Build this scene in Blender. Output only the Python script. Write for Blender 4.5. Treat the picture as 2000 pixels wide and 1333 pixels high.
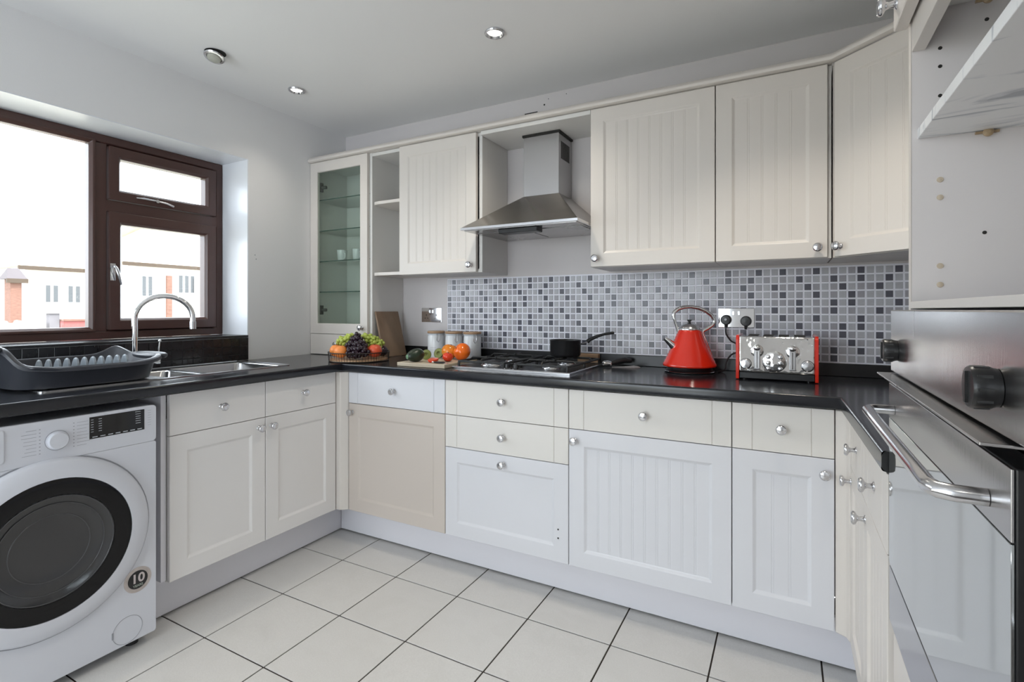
import bpy, bmesh, math, random
from mathutils import Vector, Matrix
R = math.radians
PI = math.pi
random.seed(7)
for o in list(bpy.data.objects):
    bpy.data.objects.remove(o, do_unlink=True)
S = bpy.context.scene
C = bpy.context.collection

# ---------------------------------------------------------------- camera
cd = bpy.data.cameras.new('camera'); cam = bpy.data.objects.new('camera', cd); C.objects.link(cam)
cam.location = (2.5903, -2.488, 1.1811); cam.rotation_euler = (R(90), 0, R(28.2325))
cd.sensor_width = 36.0; cd.lens = 36.0 * 1002.0 / 2000.0
cd.shift_x = 0.0003; cd.shift_y = -0.0303; cd.clip_start = 0.05; cd.clip_end = 300
S.camera = cam
# ---------------------------------------------------------------- exposure, sky, sun
S.view_settings.view_transform = 'Standard'; S.view_settings.look = 'None'
S.view_settings.gamma = 1.0; S.view_settings.use_curve_mapping = False
S.view_settings.exposure = 1.26
W = bpy.data.worlds.new('sky'); S.world = W; W.use_nodes = True
bg = W.node_tree.nodes['Background']
bg.inputs[0].default_value = (0.86, 0.93, 1.0, 1); bg.inputs[1].default_value = 3.0
sd = bpy.data.lights.new('sun', 'SUN'); sd.energy = 2.0; sd.angle = R(1); sd.color = (1, .95, .86)
sun = bpy.data.objects.new('sun', sd); C.objects.link(sun)
sun.rotation_euler = Vector((-.62, .25, -.74)).to_track_quat('-Z', 'Y').to_euler()

def area_portal(loc, rot, sx, sy):
    l = bpy.data.lights.new('window_portal', 'AREA'); l.shape = 'RECTANGLE'; l.size = sx; l.size_y = sy
    l.cycles.is_portal = True
    o = bpy.data.objects.new('window_portal', l); C.objects.link(o); o.location = loc; o.rotation_euler = rot
area_portal((-.24, -1.45, 1.52), (0, R(-90), 0), .95, 1.5)
area_portal((1.1, -4.32, 1.06), (R(90), 0, 0), 1.8, 2.08)

# ---------------------------------------------------------------- materials
def new_mat(name):
    m = bpy.data.materials.new(name); m.use_nodes = True
    nt = m.node_tree; return m, nt, nt.nodes['Principled BSDF']
def pm(name, col, rough=.5, metal=0., bump=0., bscale=60., coat=0., var=0., vscale=3., spec=.5, aniso=0., stretch=None, emit=None, estr=0., rvar=0., bdist=.002):
    m, nt, p = new_mat(name)
    p.inputs['Base Color'].default_value = (*col, 1); p.inputs['Roughness'].default_value = rough
    p.inputs['Metallic'].default_value = metal; p.inputs['Coat Weight'].default_value = coat
    p.inputs['Specular IOR Level'].default_value = spec; p.inputs['Coat Roughness'].default_value = .08
    if aniso: p.inputs['Anisotropic'].default_value = aniso
    if emit: p.inputs['Emission Color'].default_value = (*emit, 1); p.inputs['Emission Strength'].default_value = estr
    if bump or var or rvar:
        tc = nt.nodes.new('ShaderNodeTexCoord'); mp = nt.nodes.new('ShaderNodeMapping')
        nt.links.new(tc.outputs['Object'], mp.inputs[0])
        if stretch: mp.inputs['Scale'].default_value = stretch
        if var:
            n = nt.nodes.new('ShaderNodeTexNoise'); n.inputs['Scale'].default_value = vscale; n.inputs['Detail'].default_value = 5
            nt.links.new(mp.outputs[0], n.inputs['Vector'])
            mx = nt.nodes.new('ShaderNodeMix'); mx.data_type = 'RGBA'
            mx.inputs[6].default_value = (*[c * (1 - var) for c in col], 1); mx.inputs[7].default_value = (*[min(1, c * (1 + var)) for c in col], 1)
            nt.links.new(n.outputs['Fac'], mx.inputs[0]); nt.links.new(mx.outputs[2], p.inputs['Base Color'])
        if rvar:
            n = nt.nodes.new('ShaderNodeTexNoise'); n.inputs['Scale'].default_value = vscale; n.inputs['Detail'].default_value = 4
            nt.links.new(mp.outputs[0], n.inputs['Vector'])
            mr = nt.nodes.new('ShaderNodeMapRange'); mr.inputs[3].default_value = rough - rvar; mr.inputs[4].default_value = rough + rvar
            nt.links.new(n.outputs['Fac'], mr.inputs[0]); nt.links.new(mr.outputs[0], p.inputs['Roughness'])
        if bump:
            n = nt.nodes.new('ShaderNodeTexNoise'); n.inputs['Scale'].default_value = bscale; n.inputs['Detail'].default_value = 3
            nt.links.new(mp.outputs[0], n.inputs['Vector'])
            b = nt.nodes.new('ShaderNodeBump'); b.inputs['Strength'].default_value = bump; b.inputs['Distance'].default_value = bdist
            nt.links.new(n.outputs['Fac'], b.inputs['Height']); nt.links.new(b.outputs[0], p.inputs['Normal'])
    return m
def glass_mat(name, tint=(1, 1, 1), refl=(1, 1, 1), ior=1.5):
    m = bpy.data.materials.new(name); m.use_nodes = True; nt = m.node_tree; nt.nodes.clear()
    o = nt.nodes.new('ShaderNodeOutputMaterial'); mx = nt.nodes.new('ShaderNodeMixShader')
    t = nt.nodes.new('ShaderNodeBsdfTransparent'); g = nt.nodes.new('ShaderNodeBsdfGlossy'); f = nt.nodes.new('ShaderNodeFresnel')
    t.inputs[0].default_value = (*tint, 1); g.inputs[0].default_value = (*refl, 1); g.inputs['Roughness'].default_value = 0; f.inputs[0].default_value = ior
    ge = nt.nodes.new('ShaderNodeNewGeometry'); iv = nt.nodes.new('ShaderNodeMath'); iv.operation = 'SUBTRACT'; iv.inputs[0].default_value = 1
    ml = nt.nodes.new('ShaderNodeMath'); ml.operation = 'MULTIPLY'; nt.links.new(ge.outputs['Backfacing'], iv.inputs[1])
    nt.links.new(iv.outputs[0], ml.inputs[0]); nt.links.new(f.outputs[0], ml.inputs[1])
    nt.links.new(ml.outputs[0], mx.inputs[0]); nt.links.new(t.outputs[0], mx.inputs[1]); nt.links.new(g.outputs[0], mx.inputs[2])
    nt.links.new(mx.outputs[0], o.inputs[0]); return m
def wood_mat(name, c1, c2, scale=8, rough=.5, axis=(1, 1, .12)):
    m, nt, p = new_mat(name)
    tc = nt.nodes.new('ShaderNodeTexCoord'); mp = nt.nodes.new('ShaderNodeMapping'); mp.inputs['Scale'].default_value = axis
    n = nt.nodes.new('ShaderNodeTexNoise'); n.inputs['Scale'].default_value = scale; n.inputs['Detail'].default_value = 8; n.inputs['Distortion'].default_value = .6
    cr = nt.nodes.new('ShaderNodeValToRGB'); cr.color_ramp.elements[0].color = (*c1, 1); cr.color_ramp.elements[1].color = (*c2, 1)
    cr.color_ramp.elements[0].position = .35; cr.color_ramp.elements[1].position = .68
    nt.links.new(tc.outputs['Object'], mp.inputs[0]); nt.links.new(mp.outputs[0], n.inputs['Vector']); nt.links.new(n.outputs['Fac'], cr.inputs[0])
    nt.links.new(cr.outputs[0], p.inputs['Base Color']); p.inputs['Roughness'].default_value = rough
    return m

M = {}
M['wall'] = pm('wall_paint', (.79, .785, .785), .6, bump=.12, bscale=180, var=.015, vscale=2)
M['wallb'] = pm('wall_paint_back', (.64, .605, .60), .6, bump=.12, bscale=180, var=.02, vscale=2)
M['ceil'] = pm('ceiling_paint', (.87, .865, .86), .7, bump=.06, bscale=120, var=.01)
M['reveal'] = pm('reveal_gloss_paint', (.80, .82, .86), .25, bump=.1, bscale=60)
M['cab'] = pm('cabinet_paint', (.68, .635, .59), .36, bump=.04, bscale=250, var=.012, vscale=4)
M['cab_cool'] = pm('cabinet_paint_cool_light', (.70, .70, .728), .33, bump=.06, bscale=160, var=.012, vscale=5)  # bluish light on the lower fronts put into their paint colour
M['cab_cream'] = pm('cabinet_paint_cream', (.73, .70, .66), .38, bump=.04, bscale=250, var=.012, vscale=4)
M['cab_left'] = pm('cabinet_paint_left_lit', (.78, .765, .755), .36, bump=.04, bscale=250, var=.012, vscale=4)  # same cabinet paint, with the light on the left run added to its colour
M['cab_in'] = pm('cabinet_laminate', (.70, .685, .66), .45, var=.01)
M['lilac'] = pm('housing_laminate_lilac', (.80, .755, .745), .5, var=.02, vscale=2)
M['plinth'] = pm('plinth_paint', (.74, .73, .77), .42, var=.02, vscale=2)
M['dark'] = pm('dark_gap', (.02, .018, .016), .8)
M['joint'] = pm('floor_joint', (.035, .025, .02), .85, var=.3, vscale=9)
M['wt'] = pm('worktop_laminate', (.013, .014, .018), .17, bump=.015, bscale=700, spec=.5)
M['upstand'] = pm('upstand_black', (.012, .012, .013), .3)
M['blacktile'] = pm('black_wall_tile', (.014, .014, .016), .22, var=.2, vscale=20)
M['blackgrout'] = pm('black_grout', (.035, .035, .037), .8)
M['sill'] = pm('sill_black', (.02, .021, .024), .25)
M['frame'] = pm('window_frame_brown', (.070, .031, .025), .33, bump=.15, bscale=90, var=.15, vscale=6, stretch=(1, .1, 1), coat=.2)
M['bead'] = pm('window_gasket', (.10, .09, .10), .4)
M['steel'] = pm('brushed_steel', (.44, .43, .43), .26, 1, bump=.05, bscale=300, stretch=(1, 1, .04), rvar=.06, vscale=6)
M['steelh'] = pm('hood_steel', (.37, .35, .325), .24, 1, bump=.04, bscale=300, stretch=(.04, 1, 1), rvar=.08, vscale=5)
M['sinksteel'] = pm('sink_steel', (.62, .62, .63), .2, 1, rvar=.05, vscale=12)
M['chrome'] = pm('chrome', (.86, .86, .87), .06, 1)
M['satin'] = pm('satin_chrome', (.66, .66, .68), .2, 1)
M['toastchrome'] = pm('toaster_chrome', (.80, .79, .78), .06, 1, bump=.5, bscale=11, bdist=.012)
M['tan'] = pm('tan_plastic', (.45, .33, .20), .45)
M['brass'] = pm('aged_brass', (.45, .33, .18), .4, 1)
M['red'] = pm('red_enamel', (.62, .020, .006), .17, coat=.6)
M['blackp'] = pm('black_plastic', (.012, .012, .013), .32)
M['blackiron'] = pm('cast_iron', (.012, .012, .012), .5, bump=.3, bscale=300)
M['blackglass'] = pm('black_glass', (.006, .006, .007), .06)
M['ovenglass'] = pm('oven_mirror_glass', (.56, .58, .58), .05, .9)
M['hobplate'] = pm('hob_enamel', (.008, .008, .009), .28, spec=.3)
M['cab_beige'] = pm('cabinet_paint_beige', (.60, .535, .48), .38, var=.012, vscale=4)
M['rack'] = pm('rack_plastic_charcoal', (.042, .045, .056), .34, bump=.1, bscale=300)
M['peg'] = pm('rack_peg_grey', (.30, .34, .38), .35)
M['wm'] = pm('appliance_white', (.64, .655, .71), .28)
M['wmgrey'] = pm('appliance_grey', (.30, .31, .34), .4)
M['ink'] = pm('print_ink_grey', (.30, .31, .35), .5)
M['inkw'] = pm('print_ink_white', (.55, .58, .62), .5)
M['silverfoil'] = pm('badge_foil', (.55, .50, .48), .3, .8, var=.35, vscale=40)
M['drum'] = pm('drum_steel', (.09, .09, .095), .35, .8)
M['drumglass'] = glass_mat('door_bowl_glass', (.32, .32, .34), (.8, .8, .85))
M['pane'] = glass_mat('window_glass', (.96, .97, .97))
M['cabglass'] = glass_mat('cabinet_glass', (.90, .945, .915))
M['shelfglass'] = glass_mat('shelf_glass', (.90, .955, .93))
M['brasshinge'] = pm('hinge_metal', (.10, .10, .09), .35, .8)
M['shelfedge'] = pm('shelf_glass_edge', (.03, .075, .06), .15)
M['bulb'] = pm('lamp_lit', (1, 1, 1), .5, emit=(1, .97, .88), estr=6)
M['bulboff'] = pm('lamp_unlit', (.42, .42, .36), .25)
M['wood'] = wood_mat('board_wood', (.20, .125, .075), (.30, .20, .125), 9)
M['board'] = wood_mat('chopping_board_wood', (.46, .38, .28), (.56, .48, .37), 14, axis=(.15, 1, 1))
M['bamboo'] = wood_mat('bamboo_lid', (.38, .22, .12), (.55, .37, .23), 20, axis=(.3, 1, 1))
M['peglite'] = pm('plastic_cap', (.62, .52, .40), .5)
M['ceramic'] = pm('white_ceramic', (.76, .77, .78), .2)
M['orange'] = pm('orange_peel', (.85, .27, .06), .4, bump=.5, bscale=160, var=.1, vscale=6)
M['peach'] = pm('nectarine_skin', (.62, .09, .035), .33, var=.5, vscale=9)
M['tomato'] = pm('orange_tomato_skin', (.82, .15, .012), .14, var=.18, vscale=7)
M['tomato2'] = pm('amber_tomato_skin', (.70, .22, .02), .16, var=.3, vscale=9)
M['tomatored'] = pm('red_tomato_skin', (.66, .045, .012), .14, var=.1)
M['tflesh'] = pm('tomato_flesh', (.62, .09, .04), .3, var=.35, vscale=60)
M['avo'] = pm('avocado_skin', (.016, .028, .014), .3, bump=.7, bscale=70, var=.4, vscale=30)
M['avotip'] = pm('avocado_stem_end', (.16, .27, .16), .5)
M['avoflesh'] = pm('avocado_flesh', (.22, .25, .06), .4, var=.25, vscale=30)
M['ggrape'] = pm('green_grape', (.42, .50, .09), .25, var=.3, vscale=14)
M['pgrape'] = pm('purple_grape', (.020, .008, .016), .22, var=.5, vscale=14)
M['stem'] = pm('grape_stem', (.06, .03, .02), .7)
M['wire'] = pm('basket_wire', (.03, .025, .022), .4, .6)
M['cream'] = pm('render_cream', (.78, .74, .68), .9)
M['brick'] = pm('brickwork', (.19, .10, .075), .9, var=.5, vscale=5, stretch=(1, 1, 4))
M['roof'] = pm('roof_tiles_tan', (.62, .50, .41), .9, var=.15, vscale=2)
M['slate'] = pm('roof_slate', (.10, .085, .09), .8, var=.1)
M['fascia'] = pm('gutter_brown', (.06, .04, .025), .7)
M['grass'] = pm('ground', (.35, .33, .27), .9, var=.2)
M['pink'] = pm('roof_pink', (.28, .09, .085), .9)
M['concrete'] = pm('concrete_post', (.15, .14, .15), .9, var=.2)
M['winglass'] = pm('house_window', (.07, .075, .08), .2)
M['upvc'] = pm('house_upvc', (.85, .85, .85), .4)

def mat_floor():
    m, nt, p = new_mat('floor_tile_stone')
    tc = nt.nodes.new('ShaderNodeTexCoord'); oi = nt.nodes.new('ShaderNodeObjectInfo')
    ad = nt.nodes.new('ShaderNodeVectorMath'); ad.operation = 'ADD'
    cb = nt.nodes.new('ShaderNodeCombineXYZ'); ml = nt.nodes.new('ShaderNodeMath'); ml.operation = 'MULTIPLY'; ml.inputs[1].default_value = 40
    nt.links.new(oi.outputs['Random'], ml.inputs[0]); nt.links.new(ml.outputs[0], cb.inputs[0]); nt.links.new(ml.outputs[0], cb.inputs[2])
    nt.links.new(tc.outputs['Object'], ad.inputs[0]); nt.links.new(cb.outputs[0], ad.inputs[1])
    n1 = nt.nodes.new('ShaderNodeTexNoise'); n1.inputs['Scale'].default_value = 260; n1.inputs['Detail'].default_value = 2
    n2 = nt.nodes.new('ShaderNodeTexNoise'); n2.inputs['Scale'].default_value = 7; n2.inputs['Detail'].default_value = 4; n2.inputs['Distortion'].default_value = 1.2
    n3 = nt.nodes.new('ShaderNodeTexNoise'); n3.noise_type = 'RIDGED_MULTIFRACTAL' if hasattr(n3, 'noise_type') else 'FBM'; n3.inputs['Scale'].default_value = 2.4; n3.inputs['Distortion'].default_value = 2
    for n in (n1, n2, n3): nt.links.new(ad.outputs[0], n.inputs['Vector'])
    def mix(a, b, fac):
        x = nt.nodes.new('ShaderNodeMix'); x.data_type = 'RGBA'
        for i, v in ((6, a), (7, b)):
            if isinstance(v, tuple): x.inputs[i].default_value = (*v, 1)
            else: nt.links.new(v, x.inputs[i])
        nt.links.new(fac, x.inputs[0]); return x.outputs[2]
    c = mix((.55, .54, .525), (.68, .67, .655), n1.outputs['Fac'])
    mr = nt.nodes.new('ShaderNodeMapRange'); mr.inputs[1].default_value = .45; mr.inputs[2].default_value = .75; mr.inputs[4].default_value = .35
    nt.links.new(n2.outputs['Fac'], mr.inputs[0]); c = mix(c, (.55, .54, .52), mr.outputs[0])
    mr2 = nt.nodes.new('ShaderNodeMapRange'); mr2.inputs[1].default_value = .6; mr2.inputs[2].default_value = 1.4; mr2.inputs[4].default_value = .3
    nt.links.new(n3.outputs['Fac'], mr2.inputs[0]); c = mix(c, (.74, .73, .725), mr2.outputs[0])
    nt.links.new(c, p.inputs['Base Color']); p.inputs['Roughness'].default_value = .34
    b = nt.nodes.new('ShaderNodeBump'); b.inputs['Strength'].default_value = .08; b.inputs['Distance'].default_value = .001
    nt.links.new(n1.outputs['Fac'], b.inputs['Height']); nt.links.new(b.outputs[0], p.inputs['Normal'])
    return m
M['tile'] = mat_floor()
def mat_marble():
    m, nt, p = new_mat('marble_laminate')
    tc = nt.nodes.new('ShaderNodeTexCoord'); mp = nt.nodes.new('ShaderNodeMapping'); mp.inputs['Scale'].default_value = (1, 3.2, 1); mp.inputs['Rotation'].default_value = (0, 0, .35)
    n = nt.nodes.new('ShaderNodeTexNoise'); n.inputs['Scale'].default_value = 4.5; n.inputs['Detail'].default_value = 10; n.inputs['Distortion'].default_value = 2.2
    nt.links.new(tc.outputs['Object'], mp.inputs[0]); nt.links.new(mp.outputs[0], n.inputs['Vector'])
    cr = nt.nodes.new('ShaderNodeValToRGB'); e = cr.color_ramp.elements
    e[0].position = .33; e[0].color = (.40, .42, .45, 1); e[1].position = .47; e[1].color = (.86, .86, .86, 1)
    x = cr.color_ramp.elements.new(.41); x.color = (.70, .71, .73, 1)
    nt.links.new(n.outputs['Fac'], cr.inputs[0]); nt.links.new(cr.outputs[0], p.inputs['Base Color']); p.inputs['Roughness'].default_value = .3
    return m
M['marble'] = mat_marble()
def chip_mat(name, c):
    return pm(name, c, .24, var=.12, vscale=240, spec=.5)
M['chip0'] = chip_mat('mosaic_light', (.46, .46, .49)); M['chip1'] = chip_mat('mosaic_mid', (.355, .345, .375)); M['chip2'] = chip_mat('mosaic_dark', (.095, .095, .12))
M['grout'] = pm('mosaic_grout', (.82, .82, .88), .4)

# ---------------------------------------------------------------- mesh helpers
class MB:
    def __init__(s): s.v = []; s.f = []; s.sm = []; s.mi = []
    def add(s, vs, fs, smooth=False, mi=0):
        k = len(s.v); s.v += [Vector(v) for v in vs]; s.f += [tuple(i + k for i in f) for f in fs]
        s.sm += [smooth] * len(fs); s.mi += [mi] * len(fs); return s
    def box(s, x0, x1, y0, y1, z0, z1, mi=0):
        x0, x1 = sorted((x0, x1)); y0, y1 = sorted((y0, y1)); z0, z1 = sorted((z0, z1))
        return s.add([(x0, y0, z0), (x1, y0, z0), (x1, y1, z0), (x0, y1, z0), (x0, y0, z1), (x1, y0, z1), (x1, y1, z1), (x0, y1, z1)],
                     [(0, 3, 2, 1), (4, 5, 6, 7), (0, 1, 5, 4), (1, 2, 6, 5), (2, 3, 7, 6), (3, 0, 4, 7)], mi=mi)
    def prism(s, poly, z0, z1, mi=0):
        n = len(poly); vs = [(x, y, z0) for x, y in poly] + [(x, y, z1) for x, y in poly]
        fs = [tuple(range(n))[::-1], tuple(range(n, 2 * n))] + [(i, (i + 1) % n, n + (i + 1) % n, n + i) for i in range(n)]
        return s.add(vs, fs, mi=mi)
    def loft(s, rings, closed=True, caps=True, smooth=True, mi=0):
        n = len(rings[0]); vs = [p for r in rings for p in r]; fs = []
        for k in range(len(rings) - 1):
            for i in range(n if closed else n - 1):
                j = (i + 1) % n; fs.append((k * n + i, k * n + j, (k + 1) * n + j, (k + 1) * n + i))
        s.add(vs, fs, smooth, mi)
        if caps:
            s.add(rings[0], [tuple(range(n))[::-1]], False, mi); s.add(rings[-1], [tuple(range(n))], False, mi)
        return s
    def lathe(s, prof, c=(0, 0, 0), axis=(0, 0, 1), n=24, mi=0, caps=True, smooth=True, sx=1, sy=1):
        q = Vector(axis).to_track_quat('Z', 'Y'); c = Vector(c)
        rings = [[c + q @ Vector((max(r, 1e-5) * sx * math.cos(2 * PI * i / n), max(r, 1e-5) * sy * math.sin(2 * PI * i / n), z)) for i in range(n)] for r, z in prof]
        return s.loft(rings, True, caps, smooth, mi)
    def cyl(s, p0, p1, r0, r1=None, n=16, mi=0):
        p0 = Vector(p0); p1 = Vector(p1); L = (p1 - p0).length
        return s.lathe([(r0, 0), (r0 if r1 is None else r1, L)], p0, p1 - p0, n, mi)
    def tube(s, pts, r, n=10, closed=False, mi=0, flat=1.0):
        pts = [Vector(p) for p in pts]; m = len(pts); rings = []; up = None
        for i, p in enumerate(pts):
            a = pts[(i - 1) % m] if (closed or i > 0) else p; b = pts[(i + 1) % m] if (closed or i < m - 1) else p
            t = (b - a).normalized()
            if up is None:
                up = Vector((0, 0, 1)) if abs(t.z) < .9 else Vector((1, 0, 0))
            x = t.cross(up); x = x.normalized() if x.length > 1e-6 else t.orthogonal().normalized()
            y = x.cross(t).normalized(); up = y
            rr = r[i] if isinstance(r, (list, tuple)) else r
            rings.append([p + x * rr * math.cos(2 * PI * k / n) + y * rr * flat * math.sin(2 * PI * k / n) for k in range(n)])
        if closed: rings.append(rings[0])
        return s.loft(rings, True, not closed, True, mi)
    def ball(s, c, r, n=16, m=10, mi=0, squash=(1, 1, 1), axis=(0, 0, 1), dent=0., lobes=0, lob=0.):
        q = Vector(axis).to_track_quat('Z', 'Y'); c = Vector(c); rings = []
        for j in range(m + 1):
            ph = PI * j / m; rr = max(math.sin(ph), .002); z = -math.cos(ph)
            if dent and z > 0: z -= dent * math.exp(-(rr / .35) ** 2)
            rings.append([c + q @ Vector((r * squash[0] * rr * (1 + lob * math.cos(lobes * 2 * PI * i / n)) * math.cos(2 * PI * i / n), r * squash[1] * rr * (1 + lob * math.cos(lobes * 2 * PI * i / n)) * math.sin(2 * PI * i / n), r * squash[2] * z)) for i in range(n)])
        return s.loft(rings, True, False, True, mi)
    def build(s, name, mats, parent=None, bevel=0., seg=2, kind=None, label=None, loc=None):
        base = Vector((0, 0, 0)); pr = parent
        while pr is not None: base += pr.location; pr = pr.parent
        here = Vector(loc) if loc is not None else base
        me = bpy.data.meshes.new(name); me.from_pydata([tuple(v - here) for v in s.v], [], s.f)
        if not isinstance(mats, (list, tuple)): mats = [mats]
        for m in mats: me.materials.append(m)
        me.polygons.foreach_set('use_smooth', s.sm); me.polygons.foreach_set('material_index', s.mi)
        me.validate(); bm = bmesh.new(); bm.from_mesh(me); bmesh.ops.recalc_face_normals(bm, faces=bm.faces); bm.to_mesh(me); bm.free()
        if any(s.sm): me.set_sharp_from_angle(angle=R(42))
        o = bpy.data.objects.new(name, me); C.objects.link(o)
        o.location = here - base if parent is not None else here
        if parent is not None: o.parent = parent
        if bevel:
            md = o.modifiers.new('bevel', 'BEVEL'); md.width = bevel; md.segments = seg; md.limit_method = 'ANGLE'; md.angle_limit = R(40); md.harden_normals = False
        if kind: o['kind'] = kind
        if label: o['label'] = label
        return o
def thing(name, label, cat, loc=(0, 0, 0), group=None):
    o = bpy.data.objects.new(name, None); C.objects.link(o); o.location = loc; o.empty_display_size = .05
    o['label'] = label; o['category'] = cat
    if group: o['group'] = group
    return o
def tag(o, label, cat, group=None):
    o['label'] = label; o['category'] = cat
    if group: o['group'] = group
    return o
def struct(mb, name, m, parent=None, bevel=0.):
    return mb.build(name, m, parent, bevel, kind='structure')
def copy_tree(o, dloc=(0, 0, 0), label=None):
    c = o.copy(); C.objects.link(c); c.location = o.location + Vector(dloc)
    if label: c['label'] = label
    def rec(a, b):
        for ch in list(a.children):
            d = ch.copy(); C.objects.link(d); d.parent = b; rec(ch, d)
    rec(o, c); return c
def text_mesh(txt, size, depth=.0006):
    cu = bpy.data.curves.new('lettering', 'FONT'); cu.body = txt; cu.size = size; cu.extrude = depth; cu.offset = size * .022; cu.align_x = 'CENTER'; cu.align_y = 'CENTER'
    o = bpy.data.objects.new('lettering', cu); C.objects.link(o)
    dg = bpy.context.evaluated_depsgraph_get(); dg.update()
    me = o.evaluated_get(dg).to_mesh(); vs = [v.co.copy() for v in me.vertices]; fs = [tuple(p.vertices) for p in me.polygons]
    bpy.data.objects.remove(o, do_unlink=True); bpy.data.curves.remove(cu); return vs, fs
class Fr:  # a frame on a vertical face: u along, z up, n outward
    def __init__(s, O, U, N): s.O = Vector(O); s.U = Vector(U).normalized(); s.N = Vector(N).normalized()
    def p(s, u, z, n=0): return s.O + s.U * u + Vector((0, 0, z)) + s.N * n
    def box(s, mb, u0, u1, z0, z1, n0, n1, mi=0):
        vs = [s.p(u, z, n) for z in (z0, z1) for u, n in ((u0, n0), (u1, n0), (u1, n1), (u0, n1))]
        return mb.add(vs, [(0, 3, 2, 1), (4, 5, 6, 7), (0, 1, 5, 4), (1, 2, 6, 5), (2, 3, 7, 6), (3, 0, 4, 7)], mi=mi)

ZT = .910       # worktop top
ZU = .870
# ================================================================ ROOM SHELL
H = 2.33; XR = 3.35; YF = -4.3
WY0, WY1, WZ0, WZ1 = -2.25, -.702, 1.045, 2.005   # window opening in the left wall
mb = MB()
mb.box(-.33, 0, -.702, .12, 0, H).box(-.33, 0, YF - .12, WY0, 0, H)
mb.box(-.33, 0, WY0, WY1, 0, WZ0 - .012).box(-.33, 0, WY0, WY1, WZ1, H)
struct(mb, 'wall_left', M['wall'])
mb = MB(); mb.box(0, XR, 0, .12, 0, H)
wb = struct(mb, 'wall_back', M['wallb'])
mb = MB(); mb.box(XR, XR + .12, YF - .12, .12, 0, H)
struct(mb, 'wall_right', M['wall'])
mb = MB(); mb.box(0, .20, YF - .12, YF, 0, H).box(2.0, XR, YF - .12, YF, 0, H).box(.20, 2.0, YF - .12, YF, 2.1, H)
struct(mb, 'wall_front', M['wall'])
mb = MB(); mb.box(-.33, XR + .12, YF - .12, .12, H, H + .1)
struct(mb, 'ceiling', M['ceil'])
# added, unseen glazed door behind the camera that fills the room with daylight
mb = MB()
for a, b in ((.20, .26), (1.07, 1.13), (1.94, 2.0)): mb.box(a, b, YF - .09, YF - .03, .02, 2.1)
mb.box(.26, 1.94, YF - .09, YF - .03, 2.04, 2.1).box(.26, 1.94, YF - .09, YF - .03, .02, .1)
d1 = struct(mb, 'fill_door_1', M['upvc'])
mb = MB(); mb.box(.26, 1.07, YF - .065, YF - .055, .1, 2.04).box(1.13, 1.94, YF - .065, YF - .055, .1, 2.04)
mb.build('pane', M['pane'], d1)
# reveals painted with gloss
mb = MB()
mb.box(-.222, -.001, WY1 - .004, WY1, WZ0, WZ1)
mb.box(-.222, -.001, WY0, WY1 - .004, WZ1 - .004, WZ1)
struct(mb, 'trim_1', M['reveal'])
# ---- floor
mb = MB(); mb.box(0, XR, YF, 0, -.08, -.0035)
fl = struct(mb, 'floor', M['joint'])
T = .3251; TX, TY = .7409, -.732; g = .0027; me = None
for i in range(-1, 9):
    for j in range(-2, 6):
        x0 = TX + (i - 1) * T + g; x1 = TX + i * T - g; y1 = TY - j * T - g; y0 = TY - (j + 1) * T + g
        if x0 > 2.95 or y1 > -.1 or x1 < .2: continue
        cx, cy = (x0 + x1) / 2, (y0 + y1) / 2
        if me is None:
            b = MB(); w = T / 2 - g; b.box(cx - w, cx + w, cy - w, cy + w, -.0035, 0)
            o = b.build('tile', M['tile'], fl, bevel=.0007, seg=1, loc=(cx, cy, 0)); me = o.data
        else:
            o = bpy.data.objects.new('tile', me); C.objects.link(o); o.parent = fl; o.location = (cx, cy, 0)
            md = o.modifiers.new('bevel', 'BEVEL'); md.width = .0007; md.segments = 1
# ---- plinths
mb = MB(); mb.box(.454, .474, -2.3, -.47, .006, .165)
struct(mb, 'baseboard_left', M['plinth'], bevel=.0015)
mb = MB(); mb.box(.478, 2.84, -.49, -.472, .008, .165)
struct(mb, 'baseboard_back', M['plinth'], bevel=.0015)
mb = MB(); mb.box(2.83, 2.85, -2.4, -.495, .006, .165)
struct(mb, 'baseboard_right', M['plinth'], bevel=.0015)

# ================================================================ WINDOW
win = thing('window_1', 'dark brown framed kitchen window', 'window', (-.25, -1.45, 1.05))
for k in ('label', 'category'): del win[k]
win['kind'] = 'structure'
F0, F1 = -.285, -.223
def rect_frame(mb, y0, y1, z0, z1, w, x0, x1, cham=.012, depth=.014):
    # mitred frame: flat face, then a sloping bead down to the glass
    def ring(x, i): return [(x, y0 + i, z0 + i), (x, y1 - i, z0 + i), (x, y1 - i, z1 - i), (x, y0 + i, z1 - i)]
    mb.loft([ring(x0, 0), ring(x1, 0), ring(x1, w - cham), ring(x1 - depth, w), ring(x0, w)], True, False, False)
    return mb
mb = MB(); rect_frame(mb, WY0, WY1 - .003, WZ0, WZ1 - .0045, .047, -.266, F1)
mb.box(-.266, F1, -1.327, -1.265, 1.08, 1.96).box(-.266, F1, -1.27, -.74, 1.645, 1.70)
mb.build('frame', M['frame'], win, bevel=.003)
mb = MB(); rect_frame(mb, -1.262, -.752, 1.702, 1.953, .052, -.264, F1 + .016)
v1 = mb.build('sash', M['frame'], win, bevel=.003)
mb = MB(); rect_frame(mb, -1.262, -.752, 1.086, 1.645, .056, -.264, F1 + .016)
v2 = mb.build('sash', M['frame'], win, bevel=.003)
mb = MB(); rect_frame(mb, -2.215, -1.312, 1.08, 1.972, .022, -.264, F1 + .006)
v3 = mb.build('glazing_bead', M['frame'], win, bevel=.002)
for par, (y0, y1, z0, z1) in ((v1, (-1.215, -.80, 1.75, 1.905)), (v2, (-1.21, -.80, 1.15, 1.59)), (win, (-2.2, -1.33, 1.1, 1.955))):
    b = MB(); b.box(-.262, -.256, y0, y1, z0, z1); b.build('pane', M['pane'], par)
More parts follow.
